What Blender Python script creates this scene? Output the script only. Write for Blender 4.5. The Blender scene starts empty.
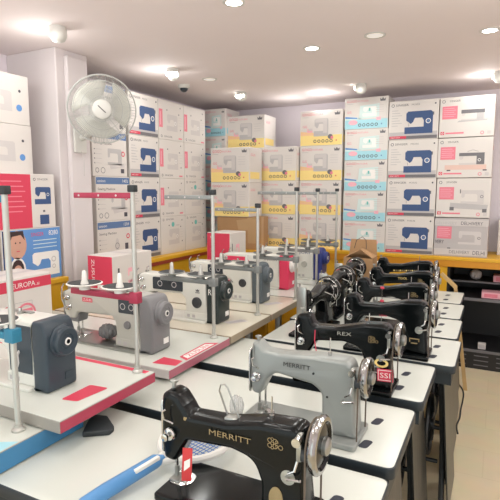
import bpy, bmesh, math, random
from mathutils import Vector, Matrix
from mathutils.geometry import tessellate_polygon
random.seed(7)
C = bpy.context.scene.collection
PI = math.pi

# ------------------------------------------------------------------ materials
def lin(c):
    c = c / 255.0
    return c / 12.92 if c <= 0.04045 else ((c + 0.055) / 1.055) ** 2.4
def rgb(r, g, b): return (lin(r), lin(g), lin(b), 1.0)
_m = {}
def mat(name, col, rough=0.5, metal=0.0, var=0.0, scale=8.0, bump=0.0, emit=0.0, coat=0.0, alpha=1.0, trans=0.0):
    if name in _m: return _m[name]
    m = bpy.data.materials.new(name); m.use_nodes = True
    nt = m.node_tree; b = nt.nodes['Principled BSDF']
    c = rgb(*col)
    b.inputs['Base Color'].default_value = c
    b.inputs['Roughness'].default_value = rough
    b.inputs['Metallic'].default_value = metal
    if coat: b.inputs['Coat Weight'].default_value = coat; b.inputs['Coat Roughness'].default_value = 0.08
    if alpha < 1: b.inputs['Alpha'].default_value = alpha
    if trans: b.inputs['Transmission Weight'].default_value = trans
    if emit:
        b.inputs['Emission Color'].default_value = c; b.inputs['Emission Strength'].default_value = emit
    if var or bump:
        tc = nt.nodes.new('ShaderNodeTexCoord'); nz = nt.nodes.new('ShaderNodeTexNoise')
        nz.inputs['Scale'].default_value = scale; nz.inputs['Detail'].default_value = 4
        nt.links.new(tc.outputs['Object'], nz.inputs['Vector'])
        if var:
            mx = nt.nodes.new('ShaderNodeMix'); mx.data_type = 'RGBA'
            mx.inputs[6].default_value = tuple(max(0, v * (1 - var)) for v in c[:3]) + (1,)
            mx.inputs[7].default_value = tuple(min(1, v * (1 + var)) for v in c[:3]) + (1,)
            nt.links.new(nz.outputs['Fac'], mx.inputs[0]); nt.links.new(mx.outputs[2], b.inputs['Base Color'])
        if bump:
            bp = nt.nodes.new('ShaderNodeBump'); bp.inputs['Strength'].default_value = bump; bp.inputs['Distance'].default_value = 0.01
            nt.links.new(nz.outputs['Fac'], bp.inputs['Height']); nt.links.new(bp.outputs['Normal'], b.inputs['Normal'])
    _m[name] = m
    return m

M = dict(
    ceiling=mat('ceiling_paint', (239, 228, 227), 0.75, var=0.02, scale=3),
    wall=mat('wall_paint', (234, 225, 231), 0.8, var=0.03, scale=3),
    pillar=mat('pillar_paint', (214, 206, 206), 0.7, var=0.02, scale=4),
    white=mat('white_laminate', (214, 218, 210), 0.22, var=0.015, scale=5),
    cream=mat('cream_laminate', (222, 216, 198), 0.25, var=0.02, scale=5),
    tedge=mat('table_edge_black', (38, 47, 53), 0.45),
    iron=mat('cast_iron', (52, 54, 55), 0.4, 0.3, var=0.3, scale=30, bump=0.2),
    steel=mat('frame_steel', (150, 152, 150), 0.4, 0.6),
    wchrome=mat('wheel_chrome', (168, 168, 166), 0.16, 1.0, var=0.25, scale=60),
    chrome=mat('chrome', (205, 205, 203), 0.14, 1.0),
    nickel=mat('worn_nickel', (170, 172, 168), 0.3, 0.9, var=0.15, scale=40),
    black=mat('black_enamel', (9, 13, 14), 0.17),
    greyen=mat('grey_enamel', (150, 155, 152), 0.3, 0.25, var=0.05, scale=20),
    gold=mat('gold_decal', (146, 127, 88), 0.45),
    silverd=mat('silver_decal', (180, 180, 170), 0.4, 0.3),
    darkd=mat('dark_decal', (40, 44, 46), 0.5),
    rubber=mat('black_rubber', (44, 49, 52), 0.6),
    slot=mat('slot_black', (50, 54, 66), 0.5),
    leather=mat('leather_belt', (96, 84, 72), 0.7),
    yellow=mat('yellow_laminate', (222, 170, 38), 0.4, var=0.05, scale=6),
    yellowd=mat('amber_edge', (206, 140, 30), 0.4),
    redstrip=mat('red_brown_strip', (150, 60, 40), 0.5),
    darkcab=mat('dark_cabinet', (30, 29, 31), 0.5, var=0.15, scale=5),
    ply=mat('plywood', (196, 164, 112), 0.6, var=0.15, scale=14),
    carton=mat('white_carton', (218, 212, 207), 0.55, var=0.02, scale=6),
    cartong=mat('grey_carton', (186, 180, 180), 0.6, var=0.03, scale=6),
    brown=mat('brown_cardboard', (176, 138, 98), 0.75, var=0.08, scale=9),
    brownd=mat('brown_cardboard_inner', (150, 112, 78), 0.8),
    tape=mat('brown_tape', (190, 156, 116), 0.3),
    blue=mat('print_blue', (54, 80, 126), 0.5),
    bluel=mat('print_sky', (96, 146, 206), 0.5),
    bluem=mat('print_midblue', (92, 120, 164), 0.5),
    red=mat('print_red', (212, 62, 88), 0.5),
    pink=mat('print_pink', (228, 128, 144), 0.5),
    pinkp=mat('print_palepink', (240, 178, 190), 0.5),
    pyel=mat('print_yellow', (244, 218, 140), 0.5),
    orange=mat('print_orange', (240, 196, 150), 0.5),
    cyan=mat('print_cyan', (164, 214, 226), 0.5),
    cyanl=mat('print_palecyan', (208, 226, 224), 0.5),
    teal=mat('print_teal', (110, 188, 182), 0.5),
    grey=mat('print_grey', (186, 182, 182), 0.5),
    greyl=mat('print_lightgrey', (204, 198, 196), 0.5),
    greyd=mat('print_darkgrey', (110, 108, 112), 0.5),
    ink=mat('print_ink', (76, 74, 84), 0.5),
    pwhite=mat('print_white', (240, 238, 234), 0.5),
    skin=mat('print_skin', (206, 160, 140), 0.5),
    hair=mat('print_hair', (58, 44, 44), 0.5),
    beige=mat('print_beige', (222, 190, 178), 0.5),
    mwhite=mat('machine_white', (222, 222, 214), 0.3, coat=0.2),
    mgrey=mat('machine_lightgrey', (188, 188, 180), 0.3, coat=0.2),
    mdark=mat('machine_slate', (50, 63, 73), 0.35),
    mgd=mat('machine_grey', (124, 124, 126), 0.35),
    mblack=mat('machine_blackgreen', (40, 50, 50), 0.3),
    mslate2=mat('machine_greygreen', (88, 98, 104), 0.35),
    mpink=mat('machine_pink', (228, 62, 98), 0.35),
    mblue=mat('machine_blue', (38, 54, 122), 0.35),
    screen=mat('screen_dark', (50, 58, 66), 0.12),
    dial=mat('dial_dark', (56, 58, 62), 0.35),
    blade=mat('fan_blade', (224, 224, 214), 0.4),
    wire=mat('fan_wire', (186, 186, 182), 0.4, 0.3),
    fanw=mat('fan_white', (214, 212, 206), 0.45),
    pole=mat('pole_metal', (190, 190, 184), 0.35, 0.5),
    maroon=mat('maroon_plastic', (164, 50, 76), 0.4),
    tealp=mat('teal_plastic', (40, 120, 150), 0.4),
    barg=mat('grey_bar', (140, 144, 142), 0.4, 0.3),
    bluep=mat('blue_plastic', (84, 142, 196), 0.4),
    net=mat('blue_net', (70, 120, 190), 0.4),
    wplast=mat('white_plastic', (232, 230, 224), 0.4),
    clear=mat('crumpled_plastic', (206, 208, 206), 0.15, bump=0.5, scale=30, alpha=0.55),
    lamp=mat('lamp_glow', (255, 250, 240), 0.5, emit=14.0),
    lampd=mat('lamp_dim', (232, 226, 218), 0.5, emit=0.5),
    rededge=mat('red_edge', (172, 54, 80), 0.4),
    roseedge=mat('rose_edge', (170, 96, 112), 0.4),
    blueedge=mat('blue_edge', (62, 128, 172), 0.4),
    greyedge=mat('grey_edge', (150, 146, 138), 0.45),
    woodedge=mat('wood_edge', (164, 150, 128), 0.5),
    shop=mat('shopfront_paint', (200, 196, 194), 0.8),
)
def floor_mat():
    m = bpy.data.materials.new('floor_vinyl'); m.use_nodes = True
    nt = m.node_tree; b = nt.nodes['Principled BSDF']; b.inputs['Roughness'].default_value = 0.4
    tc = nt.nodes.new('ShaderNodeTexCoord')
    br = nt.nodes.new('ShaderNodeTexBrick'); br.offset = 0.5
    br.inputs['Color1'].default_value = rgb(226, 211, 178); br.inputs['Color2'].default_value = rgb(223, 208, 175)
    br.inputs['Mortar'].default_value = rgb(218, 202, 168); br.inputs['Scale'].default_value = 1.0
    br.inputs['Mortar Size'].default_value = 0.003; br.inputs['Brick Width'].default_value = 1.2; br.inputs['Row Height'].default_value = 0.3
    nz = nt.nodes.new('ShaderNodeTexNoise'); nz.inputs['Scale'].default_value = 6; nz.inputs['Detail'].default_value = 5
    mx = nt.nodes.new('ShaderNodeMix'); mx.data_type = 'RGBA'; mx.blend_type = 'MULTIPLY'; mx.inputs[0].default_value = 0.18
    nt.links.new(tc.outputs['Object'], br.inputs['Vector']); nt.links.new(tc.outputs['Object'], nz.inputs['Vector'])
    nt.links.new(br.outputs['Color'], mx.inputs[6]); nt.links.new(nz.outputs['Color'], mx.inputs[7])
    nt.links.new(mx.outputs[2], b.inputs['Base Color'])
    return m
M['floor'] = floor_mat()
M['black'].node_tree.nodes['Principled BSDF'].inputs['Specular IOR Level'].default_value = .28
def wrapped_mat():
    m = bpy.data.materials.new('wrapped_panel'); m.use_nodes = True; nt = m.node_tree; b = nt.nodes['Principled BSDF']; b.inputs['Roughness'].default_value = .3
    tc = nt.nodes.new('ShaderNodeTexCoord'); mp = nt.nodes.new('ShaderNodeMapping'); mp.inputs['Scale'].default_value = (1, 38, 7)
    nz = nt.nodes.new('ShaderNodeTexNoise'); nz.inputs['Scale'].default_value = 1.0; nz.inputs['Detail'].default_value = 4
    cr = nt.nodes.new('ShaderNodeValToRGB'); cr.color_ramp.elements[0].position = .45; cr.color_ramp.elements[0].color = rgb(20, 24, 26); cr.color_ramp.elements[1].position = .74; cr.color_ramp.elements[1].color = rgb(58, 60, 60)
    bp = nt.nodes.new('ShaderNodeBump'); bp.inputs['Strength'].default_value = .5
    nt.links.new(tc.outputs['Object'], mp.inputs[0]); nt.links.new(mp.outputs[0], nz.inputs['Vector']); nt.links.new(nz.outputs['Fac'], cr.inputs[0]); nt.links.new(cr.outputs[0], b.inputs['Base Color'])
    nt.links.new(nz.outputs['Fac'], bp.inputs['Height']); nt.links.new(bp.outputs[0], b.inputs['Normal']); return m
M['wrapped'] = wrapped_mat()

# ------------------------------------------------------------------ mesh builder
_tc = {}
def text_faces(s):
    if s in _tc: return _tc[s]
    cu = bpy.data.curves.new('t', 'FONT'); cu.body = s; cu.resolution_u = 2; cu.size = 1.0
    o = bpy.data.objects.new('t', cu); C.objects.link(o)
    dg = bpy.context.evaluated_depsgraph_get(); dg.update()
    e = o.evaluated_get(dg); me = e.to_mesh()
    vs = [(v.co.x, v.co.y) for v in me.vertices]; fs = [tuple(p.vertices) for p in me.polygons]
    e.to_mesh_clear(); bpy.data.objects.remove(o); bpy.data.curves.remove(cu)
    x0 = min(v[0] for v in vs); x1 = max(v[0] for v in vs); y0 = min(v[1] for v in vs); y1 = max(v[1] for v in vs)
    vs = [((x - x0), (y - y0)) for x, y in vs]
    _tc[s] = (vs, fs, x1 - x0, y1 - y0)
    return _tc[s]

def fillet(pts, n=4):
    """pts: (x,y) or (x,y,r) -> polygon with rounded corners"""
    out = []
    N = len(pts)
    for i, p in enumerate(pts):
        r = p[2] if len(p) > 2 else 0
        if r <= 0: out.append((p[0], p[1])); continue
        a = Vector(pts[i - 1][:2]) - Vector(p[:2]); b = Vector(pts[(i + 1) % N][:2]) - Vector(p[:2])
        la, lb = a.length, b.length; a.normalize(); b.normalize()
        ang = a.angle(b)
        d = min(r / max(math.tan(ang / 2), 1e-4), la * 0.49, lb * 0.49)
        p0 = Vector(p[:2]) + a * d; p2 = Vector(p[:2]) + b * d; p1 = Vector(p[:2])
        for k in range(n + 1):
            t = k / n
            q = p0 * (1 - t) ** 2 + p1 * 2 * t * (1 - t) + p2 * t * t
            out.append((q.x, q.y))
    return out
def area(p): return sum(p[i - 1][0] * p[i][1] - p[i][0] * p[i - 1][1] for i in range(len(p))) / 2
def inset(poly, d):
    N = len(poly); out = []
    for i in range(N):
        p = Vector(poly[i]); a = (p - Vector(poly[i - 1])); b = (Vector(poly[(i + 1) % N]) - p)
        if a.length < 1e-9: a = b
        if b.length < 1e-9: b = a
        a.normalize(); b.normalize()
        na = Vector((-a.y, a.x)); nb = Vector((-b.y, b.x))
        n = na + nb
        if n.length < 1e-6: n = na
        n.normalize(); k = max(n.dot(na), 0.5)
        out.append(tuple(p + n * (d / k)))
    return out

class MB:
    def __init__(s): s.bm = bmesh.new(); s.mats = []; s.layer = 0
    def mi(s, m):
        if m not in s.mats: s.mats.append(m)
        return s.mats.index(m)
    def add(s, vs, fs, m, mx=None):
        bv = [s.bm.verts.new((mx @ Vector(v)) if mx else v) for v in vs]
        i = s.mi(m); out = []
        for f in fs:
            try: fc = s.bm.faces.new([bv[k] for k in f]); fc.material_index = i; out.append(fc)
            except ValueError: pass
        return bv, out
    def box(s, x0, x1, y0, y1, z0, z1, m, bev=0.0, mx=None, seg=2):
        vs = [(x, y, z) for x in (x0, x1) for y in (y0, y1) for z in (z0, z1)]
        fs = [(0, 1, 3, 2), (4, 6, 7, 5), (0, 4, 5, 1), (2, 3, 7, 6), (0, 2, 6, 4), (1, 5, 7, 3)]
        bv, fc = s.add(vs, fs, m, mx)
        if bev:
            ed = list({e for f in fc for e in f.edges})
            bmesh.ops.bevel(s.bm, geom=ed, offset=bev, segments=seg, affect='EDGES', profile=0.5)
        return s
    def rp(s, outline, t0, t1, r, m, plane='xz', n=4, sc=None, mx=None, capm=None):
        """rounded prism: outline in a plane, extruded from t0 to t1 along the third axis with rounded rims"""
        o = outline if area(outline) > 0 else outline[::-1]
        c = (t0 + t1) / 2; h = (t1 - t0) / 2; r = min(r, h * 0.98)
        rings = []
        seq = [(r * (1 - math.sin(k / n * PI / 2)), h - r + r * math.cos(k / n * PI / 2)) for k in range(n + 1)] if r > 0 else [(0, h)]
        full = [(i, -d) for i, d in seq] + [(i, d) for i, d in reversed(seq)]
        def put(a, b, w):
            if plane == 'xz': return (a, w, b)
            if plane == 'xy': return (a, b, w)
            return (w, a, b)
        vs = []; N = len(o)
        for i, d in full:
            ins = inset(o, i) if i > 1e-7 else o
            for a, b in ins:
                k = sc(a, b) if sc else 1.0
                vs.append(put(a, b, c + d * k))
        fs = []
        for q in range(len(full) - 1):
            for k in range(N):
                fs.append((q * N + k, q * N + (k + 1) % N, (q + 1) * N + (k + 1) % N, (q + 1) * N + k))
        bv, fc = s.add(vs, fs, m, mx)
        ci = s.mi(capm or m)
        ins = inset(o, full[0][0]) if full[0][0] > 1e-7 else o
        tris = tessellate_polygon([[Vector((a, b_, 0)) for a, b_ in ins]])
        for base in (0, (len(full) - 1) * N):
            for tr in tris:
                try: f = s.bm.faces.new([bv[base + k] for k in tr]); f.material_index = ci if base else s.mi(m)
                except ValueError: pass
        return s
    def lathe(s, prof, org, ax, m, n=24, mats=None, cap=True):
        ax = Vector(ax).normalized(); u = ax.orthogonal().normalized(); v = ax.cross(u); org = Vector(org)
        vs = []; fs = []
        for r, h in prof:
            for k in range(n):
                a = 2 * PI * k / n
                vs.append(tuple(org + ax * h + (u * math.cos(a) + v * math.sin(a)) * max(r, 1e-5)))
        bv, _ = s.add(vs, [], m)
        for q in range(len(prof) - 1):
            i = s.mi(mats[q] if mats else m)
            for k in range(n):
                f = s.bm.faces.new([bv[q * n + k], bv[q * n + (k + 1) % n], bv[(q + 1) * n + (k + 1) % n], bv[(q + 1) * n + k]]); f.material_index = i
        for base, q in ((0, 0), ((len(prof) - 1) * n, -1)):
            if cap and prof[q][0] > 1e-4:
                f = s.bm.faces.new([bv[base + k] for k in range(n)]); f.material_index = s.mi(mats[q] if mats else m)
        return s
    def cyl(s, p0, p1, r, m, n=16, r1=None):
        d = Vector(p1) - Vector(p0)
        return s.lathe([(r, 0), (r if r1 is None else r1, d.length)], p0, d, m, n)
    def tube(s, pts, r, m, n=8, closed=False):
        pts = [Vector(p) for p in pts]; N = len(pts)
        rings = []; ref = None
        for i, p in enumerate(pts):
            if closed: t = pts[(i + 1) % N] - pts[i - 1]
            else: t = pts[min(i + 1, N - 1)] - pts[max(i - 1, 0)]
            t.normalize()
            if ref is None: ref = t.orthogonal().normalized()
            ref = (ref - t * ref.dot(t)).normalized(); w = t.cross(ref)
            rr = r[i] if isinstance(r, (list, tuple)) else r
            rings.append([p + (ref * math.cos(2 * PI * k / n) + w * math.sin(2 * PI * k / n)) * rr for k in range(n)])
        vs = [tuple(v) for g in rings for v in g]; fs = []
        for q in range(N if closed else N - 1):
            a = q * n; b = ((q + 1) % N) * n
            for k in range(n): fs.append((a + k, a + (k + 1) % n, b + (k + 1) % n, b + k))
        if not closed:
            fs.append(tuple(range(n))); fs.append(tuple((N - 1) * n + k for k in range(n)))
        s.add(vs, fs, m); return s
    def torus(s, c, ax, R, r, m, n=28, k=8):
        ax = Vector(ax).normalized(); u = ax.orthogonal().normalized(); v = ax.cross(u); c = Vector(c)
        return s.tube([c + (u * math.cos(2 * PI * i / n) + v * math.sin(2 * PI * i / n)) * R for i in range(n)], r, m, k, True)
    def text(s, t, org, h, m, right=(1, 0, 0), up=(0, 0, 1), wfix=None, depth=0):
        vs, fs, w, hh = text_faces(t)
        sc = h / hh; sx = (wfix / w) if wfix else sc
        r = Vector(right); u = Vector(up); o = Vector(org)
        s.add([tuple(o + r * (x * sx) + u * (y * sc)) for x, y in vs], fs, m); return s
    # flat print on a face with origin o, right r, up u
    def face(s, o, r, u): s.fo = Vector(o); s.fr = Vector(r); s.fu = Vector(u); s.fn = s.fr.cross(s.fu).normalized(); s.layer = 0; return s
    def _fp(s, x, y, L): return tuple(s.fo + s.fr * x + s.fu * y + s.fn * (0.0004 + 0.0003 * L))
    def poly(s, pts, m, L=0): s.add([s._fp(x, y, L) for x, y in pts], [tuple(range(len(pts)))], m); return s
    def rect(s, x0, y0, x1, y1, m, L=0): return s.poly([(x0, y0), (x1, y0), (x1, y1), (x0, y1)], m, L)
    def disc(s, x, y, r, m, L=0, n=16, ry=None): return s.poly([(x + r * math.cos(2 * PI * k / n), y + (ry or r) * math.sin(2 * PI * k / n)) for k in range(n)], m, L)
    def ring(s, x, y, r, w, m, L=0, n=16):
        vs = []
        for k in range(n):
            a = 2 * PI * k / n
            for q in (r, r - w): vs.append(s._fp(x + q * math.cos(a), y + q * math.sin(a), L))
        s.add(vs, [(2 * k, 2 * ((k + 1) % n), 2 * ((k + 1) % n) + 1, 2 * k + 1) for k in range(n)], m); return s
    def ftext(s, t, x, y, h, m, L=1, w=None): return s.text(t, s._fp(x, y, L), h, m, s.fr, s.fu, w)
    def build(s, name, parent=None, smooth=40, loc=None):
        bmesh.ops.recalc_face_normals(s.bm, faces=[f for f in s.bm.faces if len(f.verts) > 0]) if smooth else None
        me = bpy.data.meshes.new(name); s.bm.to_mesh(me); s.bm.free()
        for m in s.mats: me.materials.append(m)
        if smooth:
            for p in me.polygons: p.use_smooth = True
            me.set_sharp_from_angle(angle=math.radians(smooth))
        o = bpy.data.objects.new(name, me); C.objects.link(o)
        if parent: o.parent = parent
        if loc: o.location = loc
        return o

def tag(o, label, cat, group=None):
    o['label'] = label; o['category'] = cat
    if group: o['group'] = group
    return o
def thing(name, label, cat, loc=(0, 0, 0), rz=0.0, group=None):
    o = bpy.data.objects.new(name, None); o.empty_display_size = 0.05; C.objects.link(o)
    o.location = loc; o.rotation_euler = (0, 0, rz)
    return tag(o, label, cat, group)
def struct(o): o['kind'] = 'structure'; return o

# ------------------------------------------------------------------ room
XL, XR, YB, YF, ZC = -2.95, 2.0, 4.95, -1.6, 2.38
def slab(name, *a, m): b = MB(); b.box(*a, m); return struct(b.build(name, smooth=0))
slab('floor', XL - .1, XR + .1, YF, YB + .1, -.1, 0, m=M['floor'])
slab('ceiling', XL - .1, XR + .1, YF, YB + .1, ZC, ZC + .1, m=M['ceiling'])
slab('wall_back', XL - .1, XR + .1, YB, YB + .1, 0, ZC, m=M['wall'])
slab('wall_left', XL - .1, XL, YF, YB, 0, ZC, m=M['wall'])
slab('wall_right', XR, XR + .1, YF, YB, 0, ZC, m=M['wall'])
PX = -2.5
b = MB(); b.box(XL, PX, 2.27, 2.535, 0, ZC, M['pillar'], 0.006); struct(b.build('wall_pillar', smooth=0))
b = MB(); b.box(PX, PX + .035, 2.33, 2.50, 0, ZC - .04, M['pillar'], 0.008); struct(b.build('trim_1', smooth=0))

# ------------------------------------------------------------------ counters
def counters():
    zt = 0.945
    t = thing('storage_counter', 'long yellow storage counter with dark open shelves along the back wall', 'counter', (-.9, 4.65, 0))
    ox, oy = -.9, 4.65
    X0, X1, Y0, Y1 = -2.45, 1.2, 4.38, 4.94
    b = MB(); b.box(X0 - ox, X1 - ox, Y0 - oy, Y1 - oy, zt - .03, zt, M['yellow'], .004); b.build('countertop', t, 0)
    b = MB(); b.box(X0 - ox, X1 - ox, Y0 - oy + .004, Y0 - oy + .03, zt - .085, zt - .03, M['yellowd'], .002); b.build('edge_band', t, 0)
    b = MB(); b.box(X0 - ox, -.36 - ox, Y0 - oy + .02, Y0 - oy + .04, .1, zt - .085, M['yellow'])
    b.build('front_panel', t, 0)
    b = MB(); b.box(-.36 - ox, X1 - ox, Y1 - oy - .02, Y1 - oy, 0.0, zt - .03, M['darkcab']); b.build('back_panel', t, 0)
    for x in (X0, -.36, .42, X1 - .02):
        b = MB(); b.box(x - ox, x - ox + .02, Y0 - oy + .03, Y1 - oy, 0, zt - .03, M['darkcab'] if x > -1 else M['yellow']); b.build('divider', t, 0)
    b = MB(); b.box(-.34 - ox, X1 - .02 - ox, Y0 - oy + .04, Y1 - oy - .02, .585, .605, M['darkcab']); b.box(-.34 - ox, X1 - .02 - ox, Y0 - oy + .03, Y0 - oy + .04, .583, .607, M['greyd']); b.build('shelf', t, 0)
    b = MB(); b.box(-.34 - ox, X1 - .02 - ox, Y0 - oy + .2, Y1 - oy - .02, .71, .72, M['darkcab']); b.box(-.34 - ox, X1 - .02 - ox, Y0 - oy + .192, Y0 - oy + .2, .708, .722, M['greyd']); b.build('shelf', t, 0)
    b = MB(); b.box(-.34 - ox, X1 - .02 - ox, Y0 - oy + .03, Y1 - oy - .02, .15, .17, M['darkcab']); b.box(-.34 - ox, X1 - .02 - ox, Y0 - oy + .02, Y0 - oy + .03, .148, .17, M['greyd']); b.build('shelf', t, 0)
    b = MB(); b.box(-.34 - ox, X1 - .02 - ox, Y0 - oy + .04, Y0 - oy + .06, 0.0, .148, M['darkcab'])
    b.face((-.34 - ox, Y0 - oy + .04, 0), (1, 0, 0), (0, 0, 1))
    for r in range(3):
        for k in range(8): b.rect(.05 + k * .17, .03 + r * .04, .16 + k * .17, .038 + r * .04, M['greyd'])
    b.build('plinth', t, 0)
    t = thing('corner_cabinet', 'yellow corner cabinet under the brown taped carton', 'cabinet', (-2.15, 4.2, 0))
    b = MB(); b.box(-.30, .30, -.175, .172, zt - .03, zt, M['yellow'], .004); b.build('cabinet_top', t, 0)
    b = MB(); b.box(-.295, .295, -.165, .17, 0, zt - .03, M['yellow']); b.build('cabinet_body', t, 0)
    b = MB(); b.box(-.28, .28, -.18, -.165, .08, zt - .05, M['yellow'], .003); b.build('door', t, 0)
    # left wall run
    t = thing('storage_counter', 'yellow storage counter along the left wall beyond the pillar', 'counter', (-2.72, 3.45, 0))
    ox, oy = -2.72, 3.45
    X0, X1, Y0, Y1 = -2.94, -2.47, 2.55, 4.37
    b = MB(); b.box(X0 - ox, X1 - ox, Y0 - oy, Y1 - oy, zt - .03, zt, M['yellow'], .004); b.build('countertop', t, 0)
    b = MB(); b.box(X1 - ox - .03, X1 - ox - .004, Y0 - oy, Y1 - oy, zt - .06, zt - .03, M['redstrip'], .002); b.build('edge_band', t, 0)
    b = MB(); b.box(X1 - ox - .04, X1 - ox - .02, Y0 - oy, Y1 - oy, .0, zt - .06, M['yellow']); b.build('front_panel', t, 0)
    for y in (Y0, Y1 - .02):
        b = MB(); b.box(X0 - ox, X1 - ox - .04, y - oy, y - oy + .02, 0, zt - .03, M['yellow']); b.build('side_panel', t, 0)
    # near left run, before the pillar
    t = thing('storage_counter', 'yellow storage counter on the left wall in front of the pillar', 'counter', (-2.72, 1.6, 0))
    ox, oy = -2.72, 1.6
    X0, X1, Y0, Y1 = -2.94, -2.46, .8, 2.262
    b = MB(); b.box(X0 - ox, X1 - ox, Y0 - oy, Y1 - oy, zt - .03, zt, M['yellow'], .004); b.build('countertop', t, 0)
    b = MB(); b.box(X1 - ox - .04, X1 - ox - .015, Y0 - oy, Y1 - oy, .0, zt - .03, M['yellow']); b.build('front_panel', t, 0)
    for y in (Y0, Y1 - .02):
        b = MB(); b.box(X0 - ox, X1 - ox - .04, y - oy, y - oy + .02, 0, zt - .03, M['yellow']); b.build('side_panel', t, 0)
counters()
ZT = 0.945

# ------------------------------------------------------------------ cartons
SIL = [(0, 0), (1, 0), (1, .92), (.93, 1), (.12, 1), (.05, .92), (.05, .6), (.14, .52), (.22, .44), (.30, .52), (.36, .70), (.62, .70), (.68, .58), (.68, .3), (.0, .3)]
THIN = [(0, 0), (1, 0), (1, .9), (.93, 1), (.06, 1), (.02, .94), (.02, .5), (.08, .42), (.16, .5), (.18, .72), (.66, .72), (.72, .62), (.72, .16), (0, .16)]
def sil(b, x, y, w, h, m, L=1, shape=SIL): b.poly([(x + p * w, y + q * h) for p, q in shape], m, L)
def carton_shell(W, D, H, m=None, seam=True):
    b = MB(); m = m or M['carton']
    b.box(-W / 2, W / 2, -D / 2, D / 2, 0, H, m, 0.003, seg=1)
    b.face((-W / 2, -D / 2, H), (1, 0, 0), (0, 1, 0))            # lid seam and tape on top
    b.rect(0.004, D / 2 - .024, W - .004, D / 2 + .024, M['greyl'])
    b.rect(0.004, D / 2 - .001, W - .004, D / 2 + .001, M['grey'], 1)
    b.face((W / 2, -D / 2, 0), (0, 1, 0), (0, 0, 1)); 
    return b
def front(b, W, D): b.face((-W / 2, -D / 2, 0), (1, 0, 0), (0, 0, 1))
def icons(b, x, y, r, n, m, step):
    for k in range(n): b.ring(x + k * step, y, r, r * .4, m, 2, 10)
def crown(b, x, y, w, m): b.poly([(x, y), (x + w, y), (x + w * 1.1, y + w * .6), (x + w * .75, y + w * .35), (x + w * .5, y + w * .75), (x + w * .25, y + w * .35), (x - w * .1, y + w * .6)], m, 2)

def art_blue(W, D, H):
    b = carton_shell(W, D, H)
    b.rect(.015, H * .06, .06, H * .16, M['pink']); b.text('SINGER', (W / 2 + .001, -D / 2 + .05, H * .7), .03, M['ink'], (0, 1, 0))
    front(b, W, D)
    b.rect(.006, .006, W - .006, H * .20, M['grey']); b.rect(.006, .006, W - .006, H * .10, M['greyd'], 1)
    b.rect(.012, H * .035, W * .37, H * .1, M['red'], 2); b.ftext('HEAVY DUTY', .02, H * .05, .009, M['pwhite'], 3)
    sil(b, W * .33, H * .15, W * .56, H * .57, M['blue'])
    b.rect(W * .34, H * .325, W * .71, H * .33, M['pwhite'], 2); b.rect(W * .41, H * .34, W * .417, H * .42, M['greyd'], 2)
    b.ring(W * .80, H * .46, .021, .006, M['pwhite'], 2); b.disc(W * .80, H * .46, .012, M['bluem'], 2)
    b.rect(W * .885, H * .60, W * .91, H * .68, M['greyd'], 1)
    b.ring(W * .08, H * .89, .013, .004, M['ink'], 1); b.ftext('SINGER', W * .14, H * .865, .017, M['ink'], 1, W * .26); b.ftext('M3335', W * .46, H * .87, .013, M['greyd'], 1, W * .16)
    b.disc(W * .93, H * .89, .007, M['ink'], 1)
    for k in range(7): b.rect(W * .06, H * (.75 - k * .065), W * (.19 + .04 * ((k * 7) % 3)), H * (.765 - k * .065), M['grey'], 1)
    return b
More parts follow.
